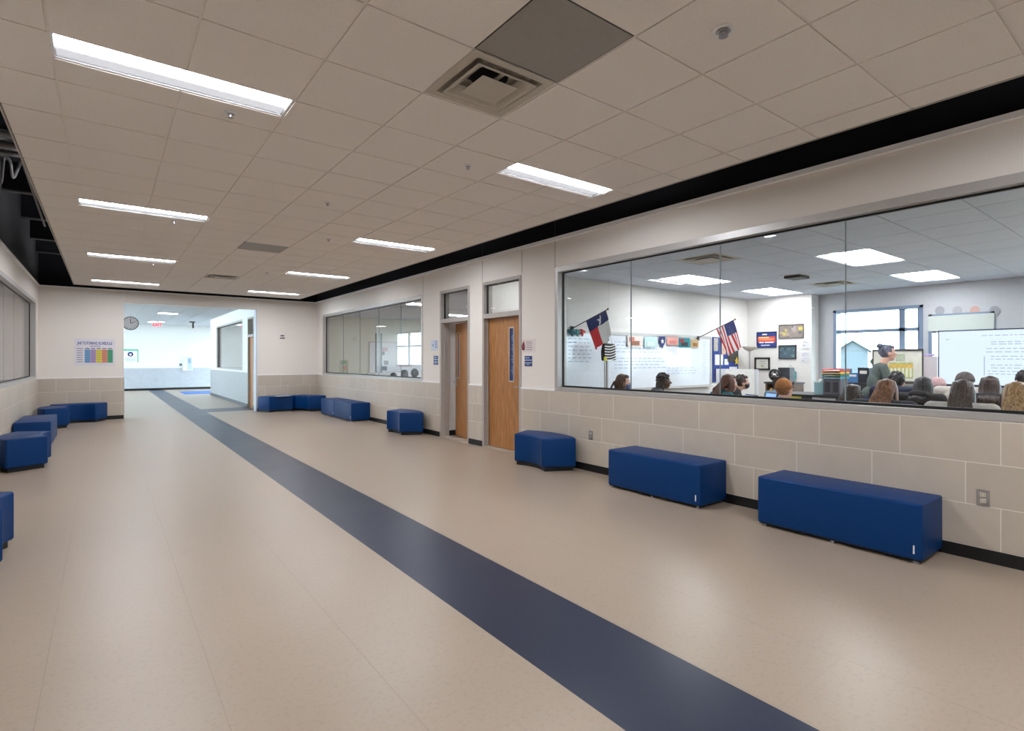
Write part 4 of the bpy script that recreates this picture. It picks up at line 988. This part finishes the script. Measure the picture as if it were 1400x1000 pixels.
# big screen
SX = 10.75; sy1 = on_x(1284, 490, SX).y; sy0 = sy1-1.80; sz0, sz1 = 1.055, 1.90
t = thing('display_screen', 'large bright wall screen showing lines of text', 'screen', (SX, (sy0+sy1)/2, (sz0+sz1)/2)); w2, h2 = (sy1-sy0)/2, (sz1-sz0)/2
MB().box(0, .07, -w2-.02, w2+.02, -h2-.03, h2+.02).build('bezel', mat('bezel', (30, 38, 62), .4), t, bevel=.006)
MB().box(-.003, 0, -w2, w2, -h2, h2).build('panel', mat('screen_white', (30, 32, 38), .3, emit=(222, 234, 252), estr=1.2), t)
b = MB(); random.seed(3)
for k, (z, a_, e_) in enumerate(((.84, .05, .07), (.90, .30, .95), (.78, .36, .98), (.74, .36, .9), (.66, .33, 1), (.60, .33, .7), (.52, .36, .8), (.47, .36, .95), (.36, .36, 1), (.31, .36, .9), (.25, .34, 1), (.20, .34, .6))):
    x = a_
    while x < e_: l = random.uniform(.015, .05); b.box(-.0045, -.003, w2-2*w2*min(x+l, 1), w2-2*w2*x, -h2+2*h2*z, -h2+2*h2*z+.009); x += l+.012
b.build('text_lines', mat('screen_ink', (30, 32, 38), .6, emit=(160, 172, 200), estr=1.0), t); MB().box(-.0045, -.003, w2-2*w2*.32, w2-2*w2*.315, -h2+.15, h2-.4).build('margin_line', M['screen_ink'], t)
MB().box(.07, XW-SX, -.25, .25, -.2, .2).build('wall_mount', DSTEEL, t)
# ornaments above the screen
for k, (u, c_, n) in enumerate(((1285, (150, 152, 158), 'grey'), (1309, (166, 166, 170), 'pale grey'), (1333, (196, 158, 150), 'pinkish'), (1360, (150, 152, 158), 'dark grey'))):
    p_ = on_x(u, 425, XW-.01)
    t = thing('wall_ornament', '%s round wall ornament high above the screen%s' % (n, ['', '', '', ', nearest its far end'][k]), 'ornament', p_, 0, 'round ornaments above the screen')
    q = MB().lathe([(.03, 0), (.062, 0), (.066, .008), (.03, .008)], seg=20); q.bm.transform(Matrix.Rotation(-PI/2, 4, 'Y') @ Matrix.Diagonal((1.15, 1, 1, 1))); q.build('ring', mat('orn_%d' % k, c_, .7), t)
    MB().box(-.006, 0, -.03, .03, -.05, .04).build('center', mat('orn_in', (182, 182, 186), .7), t)

# ------------------------------------------------------------------ room behind the farther window, room behind the left windows
room_wall('wall_second_room_end', [(R1, 12, 16.2, 16.3, 0, 3.0)], mat('sage_paint', (216, 218, 206), .7, spec=.2))
room_wall('wall_second_room_back', [(11.6, 11.75, 7.85, 16.2, 0, 3.0)], ROOMW)
room_wall('wall_closet', [(R1, 11.7, 7.72, 7.84, 0, 3.0), (6.9, 7.0, 6.32, 7.72, 0, 3.0)], ROOMW)
room_wall('ceiling_closet', [(R1, 7.0, 6.32, 7.72, 2.95, 3.0)], CEILR)
room_wall('wall_partition', [(R1, 6.3, 8.985, 9.085, 0, 2.2)], ROOMW); room_wall('baseboard_partition', [(R1, 6.3, 8.973, 8.985, 0, .10)], RUB)
sl = [(7.6, 8.8192, 13.3, 13.6048), (7.6, 8.8192, 11.2, 11.5048), (5.45, 6.06, 11.1, 11.4048), (9.6, 10.8192, 12.2, 12.5048)]  # the last lamp is unseen, added to brighten the second room
rx = [5.15+T*k for k in range(11)]+[11.6]; ry = [7.85+T*k for k in range(14)]+[16.2]
struct(MB().box(R1, 11.7, 7.8, 16.25, 2.74, 2.76).build('ceiling_second_room', CEILR))
LENS_B = mat('second_room_lens', (255, 255, 255), .5, emit=(250, 250, 255), estr=2.2*LAMP_ROOM)
def surf(x0, x1, y0, y1, z, lab, g_):
    t = thing('ceiling_light', lab, 'ceiling light', ((x0+x1)/2, (y0+y1)/2, z), 0, g_); a_, e_ = (x1-x0)/2, (y1-y0)/2
    MB().box(-a_, a_, -e_, e_, -.02, 0).build('housing', WHITE, t); MB().box(-a_+.01, a_-.01, -e_+.01, e_-.01, -.026, -.02).build('lens', LENS_B, t)
for k, q in enumerate(sl): surf(*q, 2.74, ['ceiling light seen through the pane over the half-open door', 'upper ceiling light seen over the half-open door', 'small ceiling light inside the farther corridor window', 'unseen ceiling light added to brighten the room behind the farther window'][k], 'lights of the second room')
surf(5.75, 6.25, 6.85, 7.1, 2.95, 'unseen ceiling light added to brighten the small room behind the closed door', 'added closet light')  # lamp added out of view to light the wall behind the transom
t = whiteboard(6.50, 8.60, 1.05, 2.0, 16.18, 'bright whiteboard with pictures behind the farther corridor window')
for k, (x, z, w_, h_, c_) in enumerate(((-.55, .72, .10, .09, (196, 150, 160)), (-.62, .60, .07, .08, (110, 104, 110)), (-.50, .30, .08, .10, (130, 126, 130)), (-.56, .12, .09, .10, (100, 100, 108)), (.15, .20, .22, .04, (196, 170, 180)))):
    MB().box(x-w_, x+w_, -.024, -.02, z-h_/1.5, z+h_/1.5).build('pinned_picture', mat('pp_%d' % k, c_, .7, noise=.3, nscale=25), t)
t = thing('tall_divider', 'pair of slim grey posts before the far whiteboard', 'post', (6.55, 15.6, 0)); 
for x in (-.06, .10): MB().box(x-.02, x+.02, -.02, .02, 0, 2.25).build('post', mat('post_grey', (120, 128, 130), .5), t)
MB().box(-.1, .14, -.2, .2, 0, .03).build('base', DSTEEL, t)
t = thing('white_cabinet', 'white waist-high cabinet at the end of the second room', 'cabinet', (7.3, 15.85, 0)); MB().box(-.85, 1.0, -.3, .3, 0, 1.02).build('body', mat('cab_white', (226, 230, 234), .4), t); MB().box(-.87, 1.02, -.32, .3, 1.02, 1.05).build('top', WHITE, t)
# interior glazed light in the end wall
t = thing('palm_poster', 'faded green and orange plant picture on the sage wall', 'poster', (5.72, 16.2, 1.22)); 
MB().box(-.13, .13, -.004, 0, -.22, .22).build('sheet', mat('sage_sheet', (186, 190, 174), .7), t)
b = MB()
for k in range(6): a_ = PI*k/5; b.ell((.05*math.cos(a_), -.006, .12+.05*math.sin(a_)), (.055, .003, .02), (0, -a_, 0))
b.build('leaves', mat('palm_green', (120, 168, 120), .7), t); MB().ell((.02, -.008, -.02), (.06, .003, .07)).build('fruit', mat('palm_orange', (206, 150, 120), .7), t); MB().tube([(.07, -.006, .08), (.10, -.006, -.2)], .005).build('stem', mat('palm_stem', (120, 112, 110), .7), t)

room_wall('wall_left_room', [(-7.1, L0-.15, 16.1, 16.2, 0, 3.0), (-7.25, -7.1, -4.2, 16.2, 0, 3.0), (-7.1, L0-.15, -4.3, -4.2, 0, 3.0)], ROOMW)
room_wall('ceiling_left_room', [(-7.1, L0-.15, -4.2, 16.2, 2.80, 2.85)], CEILR)
for k, (x, y) in enumerate(((-3.6, 11.5), (-3.6, 6.5), (-3.6, 1.0))): surf(x-.6, x+.6, y-.15, y+.15, 2.80, ['farthest', 'middle', 'nearest'][k]+' ceiling light in the room behind the joist side glass', 'left room lights')
t = thing('presentation_easel', 'pale presentation easel with splayed legs behind the left glass', 'easel', (-1.72, 13.6, 0))
MB().box(-.30, .02, -.02, .02, 1.52, 2.45).build('board', mat('easel_board', (196, 196, 188), .5), t); MB().box(-.32, .04, -.05, .02, 1.47, 1.52).build('ledge', DSTEEL, t); MB().tube([(-.2, 0, 1.5), (-.02, -.1, 0)], .012).build('leg', DSTEEL, t); MB().tube([(-.1, 0, 1.5), (.15, .0, 0)], .012).build('leg', DSTEEL, t); MB().tube([(-.25, .03, 1.5), (-.3, .3, 0)], .012).build('leg', DSTEEL, t)

# ------------------------------------------------------------------ furniture of the classroom
DESK = mat('desk_top', (196, 190, 180), .4); SHELL = mat('chair_shell', (26, 36, 66), .45)
desk0 = chair0 = None
def put_desk(x, y, rz, lab, g='student desks'):
    global desk0
    if desk0 is None:
        desk0 = t = thing('student_desk', lab, 'desk', (x, y, 0), rz, g)
        MB().box(-.33, .33, -.22, .22, .72, .745).build('desktop', DESK, t, bevel=.008)
        for sx in (-1, 1):
            for sy in (-1, 1): MB().tube([(sx*.29, sy*.18, .72), (sx*.30, sy*.19, 0)], .012, 6).build('leg', STEEL, t)
        return t
    return dup(desk0, (x, y, 0), rz, lab)
def put_chair(x, y, rz, lab, g='student chairs'):
    global chair0
    if chair0 is None:
        chair0 = t = thing('student_chair', lab, 'chair', (x, y, 0), rz, g)
        MB().box(-.20, .20, -.20, .20, .40, .425).build('seat', SHELL, t, bevel=.012, seg=3)
        b_ = MB(); n_ = 8
        P = [(-.20+.40*i/n_, -.235-.03*math.sin(PI*i/n_)) for i in range(n_+1)]
        b_.prism(P+[(x_, y_+.014) for x_, y_ in P[::-1]], .56, .80); b_.build('backrest', SHELL, t)
        for sx in (-1, 1):
            MB().tube([(sx*.17, .15, .405), (sx*.20, .20, 0)], .011, 6).build('leg', STEEL, t)
            MB().tube([(sx*.17, -.235, .75), (sx*.17, -.21, .42), (sx*.20, -.24, 0)], .011, 6).build('leg', STEEL, t)
        return t
    return dup(chair0, (x, y, 0), rz, lab)

# ------------------------------------------------------------------ people
SKIN = {'light': mat('skin_light', (206, 158, 136), .55, noise=.04), 'tan': mat('skin_tan', (180, 130, 104), .55, noise=.04), 'dark': mat('skin_dark', (92, 62, 48), .5, noise=.04)}
EYEW = mat('eye_white', (235, 235, 232), .3); IRIS = mat('iris_brown', (50, 34, 26), .3); LIP = mat('lips', (170, 96, 88), .5); BROW = mat('brow', (46, 34, 28), .8)
SHOE = mat('shoe_dark', (36, 36, 40), .6)
HAIR = {}
def hairmat(key, c0, c1):
    if key not in HAIR: HAIR[key] = stretch('hair_'+key, c0, c1, (26, 26, 1.6), .42, .4, 5, 3)
    return HAIR[key]
def lerp(a, b_, t): return a+(b_-a)*t
def person(lab, x, y, rz, top=1.25, skin='light', hair=('long', 'brown', (40, 28, 22), (86, 60, 44)), shirt=(40, 42, 48), pants=(40, 48, 70), stand=False, yaw=0, lean=.10, L=.42, mask=None, wide=1.0, sleeves=True, hood=False, chair=True, desk=True, chairlab='', group='people in the classroom', pattern=0, armpose=None, drop=.262):
    t = thing('person', lab, 'person', (x, y, 0), rz, group)
    sk = SKIN[skin]; sm_ = mat('cloth_%d_%d_%d' % shirt, shirt, .85, noise=.10+pattern, nscale=30 if not pattern else 60, bump=.2); pm = mat('cloth_%d_%d_%d' % pants, pants, .85)
    hipz = top*.535 if stand else .52
    if stand: hip = Vector((0, 0, hipz)); 
    else: hip = Vector((0, -.02, hipz))
    hz = top-.118; hy = lean+.085
    if stand: hy = lean+.06
    shz = top-(.315 if stand else drop); shy = lean*.75
    sw = .175*wide
    nb = Vector((0, shy+.0, shz+.05))
    if armpose: el, wr = armpose
    elif stand: el, wr = (.25, shy+.10, hipz+.12), (.17, shy+.36, hipz+.08)
    else: el, wr = (.245*wide, shy+.10, max(.66, shz-.27)), (.12, shy+.36, .775)
    # skin: head, neck, forearms, hands
    b_ = MB()
    b_.ell((0, hy-.006, hz+.012), (.073, .09, .102), u=20, v=14); b_.ell((0, hy+.028, hz-.055), (.054, .058, .062)); b_.ell((0, hy+.055, hz-.090), (.026, .024, .022))
    b_.cap((0, hy+.078, hz+.012), .009, (0, hy+.104, hz-.028), .014); b_.ell((0, hy+.094, hz-.032), (.019, .012, .010))
    for s_ in (-1, 1): b_.ell((s_*.076, hy-.004, hz-.012), (.012, .02, .032)); b_.ell((s_*.036, hy+.062, hz-.03), (.022, .022, .02))
    b_.cap((0, hy-.018, hz-.07), .05, (0, shy+.01, shz-.02), .052)
    if sleeves is not True: 
        for s_ in (-1, 1): b_.cap((s_*sw, shy, shz-.02), .046, (s_*el[0], el[1], el[2]), .038)
    for s_ in (-1, 1):
        E_ = Vector((s_*el[0], el[1], el[2])); W_ = Vector((s_*wr[0], wr[1], wr[2])); d = (W_-E_).normalized(); side = Vector((0, 0, 1)).cross(d).normalized()*(-s_)
        b_.cap(E_, .038, W_, .025); H_ = W_+d*.05
        b_.ell(H_, (.038, .05, .018), (0, 0, math.atan2(-d.x, d.y)))
        for k in range(4):
            o_ = (k-1.5)*.019; l = (.062, .074, .070, .055)[k]; A = H_+d*.035+side*o_; Bm = A+d*l*.55+Vector((0, 0, -.006)); Ce = Bm+d*l*.4+Vector((0, 0, -.022))
            b_.cap(A, .0092, Bm, .0085, 7); b_.cap(Bm, .0085, Ce, .0075, 7)
        A = W_+d*.025-side*.028; b_.cap(A, .011, A+d*.035-side*.022, .010, 7); b_.cap(A+d*.035-side*.022, .010, A+d*.062-side*.02+Vector((0, 0, -.008)), .008, 7)
    bd = b_.build('body', sk, t, voxel=.0075, sm=2)
    for s_ in (-1, 1):
        MB().ell((s_*.031, hy+.078, hz+.006), (.013, .009, .008)).build('eye', EYEW, t, smooth=True); MB().ell((s_*.031, hy+.086, hz+.006), (.006, .003, .006)).build('iris', IRIS, t)
        MB().cap((s_*.018, hy+.086, hz+.026), .004, (s_*.046, hy+.076, hz+.027), .003, 6).build('eyebrow', BROW, t)
    MB().cap((-.02, hy+.087, hz-.062), .006, (.02, hy+.087, hz-.062), .006, 6).build('mouth', LIP, t, smooth=True)
    if mask: MB().ell((0, hy+.055, hz-.052), (.066, .052, .052)).build('face_mask', mat('mask_%d_%d_%d' % mask, mask, .7), t, smooth=True)
    # top
    b_ = MB()
    b_.ell((0, shy, shz-.10), (.155*wide, .105, .155)); b_.ell((0, lerp(hip.y, shy, .45), lerp(hip.z, shz, .45)), (.135*wide, .10, .17)); b_.ell((0, hip.y, hip.z+.06), (.155*wide, .115, .11))
    b_.cap((-sw*.9, shy, shz-.02), .060, (sw*.9, shy, shz-.02), .060, 12); b_.cap((0, shy, shz-.03), .08, (0, (shy+hy)/2-.01, shz+.025), .052, 12)
    for s_ in (-1, 1):
        E_ = Vector((s_*el[0], el[1], el[2])); S_ = Vector((s_*sw, shy, shz-.02)); W_ = Vector((s_*wr[0], wr[1], wr[2]))
        if sleeves is True: b_.cap(S_, .062, E_, .05); b_.cap(E_, .05, E_.lerp(W_, .92), .036)
        elif sleeves == 'short': b_.cap(S_, .062, S_.lerp(E_, .62), .057)
        else: pass
    if hood: b_.ell((0, shy-.065, shz+.02), (.10, .05, .055)); b_.cap((-.06, shy-.01, shz+.03), .032, (.06, shy-.01, shz+.03), .032)
    b_.build('shirt', sm_, t, voxel=.012, sm=3)
    # trousers and shoes
    b_ = MB(); b_.ell((0, hip.y, hip.z-.01), (.165, .125, .11))
    for s_ in (-1, 1):
        if stand: Kn = Vector((s_*.095, .02, hipz*.53)); An = Vector((s_*.10, -.02, .09)); Hp = Vector((s_*.085, 0, hipz-.04))
        else: Kn = Vector((s_*.12, .40, .50)); An = Vector((s_*.12, .38, .10)); Hp = Vector((s_*.085, .0, .50))
        b_.cap(Hp, .085, Kn, .06); b_.cap(Kn, .058, An, .042)
        MB().cap((An.x, An.y-.03, .045), .04, (An.x, An.y+.14, .034), .032).box(An.x-.04, An.x+.04, An.y-.06, An.y+.17, 0, .02).build('shoe', SHOE, t, voxel=.012)
    b_.build('trousers', pm, t, voxel=.014, sm=3)
    # hair
    kind, key, c0, c1 = hair; hm = hairmat(key, c0, c1) if kind not in ('beanie',) else hairmat(key, c0, c1)
    b_ = MB(); rnd = random.Random(key+lab)
    b_.ell((0, hy-.026, hz+.022), (.086, .090, .104), u=20, v=14); b_.ell((0, hy+.022, hz+.082), (.062, .060, .034))
    if kind in ('short', 'curly'):
        for k in range(70):
            a_ = rnd.uniform(0, 2*PI); e_ = rnd.uniform(-.35, 1.3)
            p_ = Vector((.084*math.cos(a_)*math.cos(e_), hy-.026+.09*math.sin(a_)*math.cos(e_), hz+.024+.103*math.sin(e_)))
            if p_.y > hy+.045 and p_.z < hz+.07: continue
            if kind == 'curly': b_.ell(p_, (.019, .019, .019), u=8, v=5)
            else: b_.cap(p_, .013, p_+Vector((0, -.01, -.022)), .008, 6)
    if kind == 'curly':
        for k in range(16):
            a_ = PI+PI*k/15; X_ = .085*math.cos(a_); Y_ = hy-.03+.085*math.sin(a_)
            b_.cap((X_, Y_, hz-.02), .013, (X_*1.15, Y_-.01, hz-.14-.02*rnd.random()), .010, 7)
    if kind in ('long', 'bob', 'ponytail', 'hood'):
        Lh = {'long': L, 'bob': .17, 'ponytail': .10, 'hood': .16}[kind]; n_ = 54 if kind != 'ponytail' else 26
        for k in range(n_):
            th = -2.05+4.1*(k+rnd.uniform(-.4, .4))/(n_-1); sx, cy_ = math.sin(th), -math.cos(th); wd = 1+.06*rnd.random(); le = Lh*rnd.uniform(.86, 1.06)*(1 if abs(th) < 1.6 else .85)
            P = [Vector((sx*.02, hy-.02, hz+.118)), Vector((sx*.066, hy-.024+cy_*.06, hz+.095)), Vector((sx*.080*wd, hy-.026+cy_*.084*wd, hz+.02)), Vector((sx*.082*wd, min(hy-.03+cy_*.086*wd, (shy-.075) if (Lh > .3 and abs(th) < 1.2) else 9), hz-.075)), Vector((sx*(.098 if Lh > .3 else .085)*wd, min(hy-.05+cy_*.09, shy-.02+cy_*.11), hz-.06-(le-.06)*.5)), Vector((sx*(.150 if Lh > .3 else .09)*wd+rnd.uniform(-.016, .016), shy-.03+cy_*.13, hz-le))]
            if kind == 'ponytail': P = P[:4]+[Vector((0, hy-.12, hz-.02))]
            b_.tube(P, [.006, .010, .011, .012, .012 if kind != 'ponytail' else .01, .004][:len(P)], 6)
    if kind == 'ponytail':
        b_.ell((0, hy-.125, hz-.01), (.03, .03, .03))
        for k in range(16):
            a_ = 2*PI*k/16; r_ = .02; b_.tube([(r_*math.cos(a_), hy-.13, hz+.0+r_*math.sin(a_)), (r_*1.8*math.cos(a_), hy-.17, hz-.06), (r_*2*math.cos(a_), hy-.175+r_*math.sin(a_), hz-.15), (r_*.8*math.cos(a_), hy-.15, hz-.25)], [.01, .015, .014, .004], 6)
    if kind == 'bun':
        b_.ell((0, hy-.10, hz+.10), (.045, .045, .04))
        for k in range(40):
            a_ = rnd.uniform(0, 2*PI); e_ = rnd.uniform(-.3, 1.2); p_ = Vector((.085*math.cos(a_)*math.cos(e_), hy-.026+.09*math.sin(a_)*math.cos(e_), hz+.024+.103*math.sin(e_)))
            if p_.y > hy+.045 and p_.z < hz+.07: continue
            b_.cap(p_, .012, p_.lerp(Vector((0, hy-.1, hz+.1)), .3), .009, 6)
    b_.build('hair', hm, t, smooth=True)
    if kind == 'beanie' or kind == 'cap':
        b_ = MB(); b_.ell((0, hy-.022, hz+.045), (.096, .100, .098), u=24, v=14)
        b_.build('beanie', mat('beanie_'+key, c1, .9, noise=.25, nscale=70, bump=.8), t, smooth=True)
        q = MB(); q.lathe([(.092, -.02), (.099, -.018), (.101, .0), (.098, .02), (.09, .022)], seg=28); q.bm.transform(Matrix.Translation((0, hy-.022, hz+.035)) @ Matrix.Rotation(.18, 4, 'X')); q.build('beanie_cuff', mat('beanie_cuff_'+key, tuple(int(c_*.8) for c_ in c1), .9, noise=.25, nscale=70), t, smooth=True)
    if yaw:
        Rm = Matrix.Translation((0, hy-.02, 0)) @ Matrix.Rotation(yaw, 4, 'Z') @ Matrix.Translation((0, -(hy-.02), 0))
        for o_ in t.children:
            n_ = o_.name.split('.')[0]
            if n_ in ('eye', 'iris', 'eyebrow', 'mouth', 'face_mask', 'hair', 'beanie', 'beanie_cuff'): o_.matrix_local = Rm
            if n_ == 'body':
                for v in o_.data.vertices:
                    if v.co.z > hz-.13: v.co = Rm @ v.co
    if chair and not stand: put_chair(x, y, rz, chairlab or 'navy school chair under the '+' '.join(lab.split(',')[0].replace('person', 'student').split()[:11]))
    if desk and not stand:
        d = Vector((-math.sin(rz), math.cos(rz)))*.50; put_desk(x+d.x, y+d.y, rz, 'school desk of the '+' '.join(lab.split(',')[0].replace('person', 'student').split()[:12]))
    return t
def F(x, y, tx=10.8, ty=1.9): return math.atan2(-(tx-x), ty-y)
def spot(u, d):
    l = (u-CX)/FPX; return (d*(l*ca+sa), d*(-l*sa+ca))
DK = ('long', 'dark', (22, 16, 14), (58, 40, 32)); 
def stu(u, v, d, lab, **k):
    x, y = spot(u, d); top = EYE+(CY-v)/FPX*d
    face = k.pop('face', None); rz = F(x, y) if face is None else face
    x += math.sin(rz)*.16; y -= math.cos(rz)*.16      # the head is carried ahead of the seat
    return person(lab, x, y, rz, top=top, **k)
stu(850, 512, 7.7, 'person with a brown ponytail and blue face mask, in profile', hair=('ponytail', 'brown', (46, 30, 24), (104, 72, 54)), shirt=(40, 36, 38), mask=(70, 92, 130), face=-2.41, desk=False)
stu(906, 511, 8.3, 'person with short dark curls in a checked shirt, before the long whiteboard', hair=('curly', 'black', (22, 16, 16), (44, 32, 30)), shirt=(70, 72, 86), skin='dark', pattern=.5, desk=False)
stu(995, 512, 7.0, 'person with long auburn hair in a teal top, before the blue wall hanging', hair=('long', 'auburn', (54, 28, 20), (110, 62, 44)), shirt=(36, 110, 124), L=.36, desk=False)
stu(1013, 513, 8.8, 'person with short dark hair and a mask, behind the open laptop', hair=('short', 'darkbrown', (26, 18, 16), (60, 42, 36)), shirt=(30, 30, 36), mask=(40, 44, 56), face=-2.5, desk=False)
stu(1065, 515, 8.15, 'person with dark hair up, behind the orange beanie', hair=('bun', 'black2', (22, 16, 14), (48, 32, 26)), shirt=(96, 120, 136), desk=False)
stu(1071, 520, 6.6, 'person in an orange brown beanie and patterned blue shirt', hair=('beanie', 'orange', (70, 40, 24), (176, 112, 60)), shirt=(112, 136, 158), wide=1.1, pattern=.4)
stu(1165, 526, 6.0, 'person with dark hair at the glass joint', hair=DK, shirt=(34, 34, 40))
stu(1212, 519, 5.2, 'person with long brown hair fading to copper in a dark jacket, near the glass', hair=('long', 'copper', (58, 38, 28), (150, 98, 62)), shirt=(34, 38, 50), L=.40, drop=.23, wide=1.3, hood=False)
stu(1225, 509, 6.8, 'person with short black hair in a navy jacket, below the standing adult', hair=('short', 'black3', (16, 14, 18), (36, 32, 38)), shirt=(28, 36, 62), wide=1.2, drop=.21)
stu(1262, 516, 6.2, 'person in a black hooded jacket with black hair', hair=('hood', 'black4', (14, 12, 14), (34, 30, 34)), drop=.215, shirt=(22, 20, 24), hood=True, wide=1.1)
stu(1281, 518, 7.3, 'person with a pale pink head band, next to the screen edge', hair=('beanie', 'pink', (30, 22, 24), (196, 160, 160)), shirt=(30, 30, 34))
stu(1319, 511, 6.75, 'person with cropped grey brown hair in a beige sweatshirt', hair=('cap', 'greybrown', (60, 52, 50), (92, 84, 84)), shirt=(188, 180, 172), drop=.20, wide=1.4, hood=True)
stu(1316, 520, 5.0, 'person with long straight dark hair in a pale sweater, near the glass', hair=('long', 'dark2', (34, 26, 24), (84, 66, 56)), shirt=(190, 184, 176), L=.46, drop=.24, wide=1.25)
stu(1353, 515, 5.9, 'person with a dark bob in a black tank top, bending forward', hair=('bob', 'dark3', (30, 20, 18), (74, 50, 42)), shirt=(24, 24, 34), sleeves='none', drop=.22)
stu(1391, 523, 4.3, 'person with long golden hair, nearest the camera', hair=('long', 'golden', (110, 78, 48), (190, 150, 104)), shirt=(120, 110, 104), L=.5)
stu(1402, 507, 7.0, 'person with dark hair partly cut off at the side of the view', hair=('short', 'dark5', (28, 22, 26), (52, 44, 46)), shirt=(176, 150, 138), face=-2.4)
x_, y_ = spot(1190, 7.9)
person('standing adult in a grey green tee shirt with tied up grey hair, leaning over', x_, y_, -2.62, top=1.665, hair=('bun', 'grey', (62, 64, 82), (112, 116, 136)), shirt=(80, 92, 88), pants=(40, 60, 110), stand=True, lean=.16, sleeves='short', wide=1.15)
# three people behind the farther window
for (u, v, d, lab, hk) in ((567, 505, 13.0, 'person with dark hair and brown top at the edge of the farther window', ('short', 'far1', (18, 16, 20), (34, 30, 36))), (553, 506, 13.5, 'person with round dark hair, second from the farther window edge', ('hood', 'far2', (18, 16, 20), (34, 30, 36))), (538, 510, 14.4, 'person bending low in black behind the farther window', ('hood', 'far3', (18, 16, 20), (34, 30, 36)))):
    stu(u, v, d, lab, hair=hk, shirt=(110, 88, 82) if u == 567 else (26, 28, 34), face=-.25, group='people in the second room')
# things on desks
def laptop(u, v, d, rz, lab, sc=(120, 160, 220)):
    x, y = spot(u, d); t = thing('laptop', lab, 'laptop', (x, y, .746), rz, 'open laptops')
    MB().box(-.15, .15, -.11, .11, 0, .016).build('base', DSTEEL, t, bevel=.003); q = MB().box(-.15, .15, -.006, .004, 0, .21); q.bm.transform(Matrix.Translation((0, .11, .014)) @ Matrix.Rotation(-.25, 4, 'X')); q.build('lid', DSTEEL, t, bevel=.003)
    q = MB().box(-.14, .14, -.0085, -.006, .012, .195); q.bm.transform(Matrix.Translation((0, .11, .014)) @ Matrix.Rotation(-.25, 4, 'X')); q.build('screen', mat('laptop_screen', sc, .3, emit=sc, estr=.9), t)
    MB().box(-.13, .13, -.07, .06, .016, .018).build('keyboard', mat('keys', (30, 30, 34), .6), t)
for (u, d, lab) in ((1013, 7.45, 'open laptop with a blue screen before the masked student'), (1041, 7.9, 'open laptop with a blue screen beside the beanie'), (1002, 6.95, 'open laptop hidden by auburn hair')):
    if u == 1002: continue
    x, y = spot(u, d); put_desk(x, y, F(x, y), 'school desk under the %s' % lab); laptop(u, 0, d, F(x, y), lab)
x, y = spot(953, 7.2)
put_desk(x, y, -1.57, 'school desk carrying the black backpack'); t = thing('backpack', 'black backpack lying on a desk below the whiteboard', 'backpack', (x, y, .746))
MB().ell((0, 0, .10), (.16, .20, .10)).ell((-.03, .10, .09), (.12, .10, .08)).build('pack', mat('pack_black', (34, 34, 38), .8, noise=.3, nscale=20, bump=.4), t, voxel=.014, sm=1); MB().tube([(-.05, -.15, .14), (-.08, -.02, .22), (-.05, .12, .17)], .012).build('strap', DSTEEL, t, smooth=True); MB().ell((.06, -.02, .19), (.06, .09, .03)).build('folded_jacket', mat('jacket_tan', (150, 118, 92), .9, noise=.3, nscale=20, bump=.5), t)
x, y = 6.98, 4.80; put_desk(x, y, -1.57, 'school desk carrying the wooden crate'); t = thing('wooden_crate', 'shallow tan wooden crate on a desk behind the backpack', 'crate', (x, y, .746))
TAN = stretch('crate_wood', (160, 124, 88), (196, 160, 118), (3, 14, 14), .6); MB().box(-.16, .16, -.2, -.185, 0, .16).box(-.16, .16, .185, .2, 0, .16).box(-.16, -.145, -.185, .185, 0, .16).box(.145, .16, -.185, .185, 0, .16).box(-.145, .145, -.185, .185, 0, .012).build('crate', TAN, t)
x, y = spot(1012, 9.6)
t = thing('trifold_board', 'white standing trifold board behind the masked student', 'board', (x, y, 0)); MB().box(-.01, .01, -.28, .28, .76, 1.28).build('panel', PAPER, t); MB().slab([(0, -.28, .76), (-.12, -.40, .76), (-.12, -.40, 1.28), (0, -.28, 1.28)], (1, 0, 0), .01).slab([(0, .28, .76), (-.12, .40, .76), (-.12, .40, 1.28), (0, .28, 1.28)], (1, 0, 0), .01).build('wing', mat('board_wing', (222, 224, 230), .7), t); put_desk(x, y, -1.57, 'school desk under the white trifold board')
x, y = spot(1033, 7.75)
t = thing('water_bottle', 'clear plastic bottle standing on a desk by the laptop', 'bottle', (x, y, .746)); MB().lathe([(.03, 0), (.033, .02), (.033, .13), (.02, .17), (.013, .18)]).build('bottle_body', mat('bottle_pale', (196, 206, 214), .2), t, smooth=True); MB().lathe([(.015, .18), (.015, .20)]).build('cap', WHITE, t)
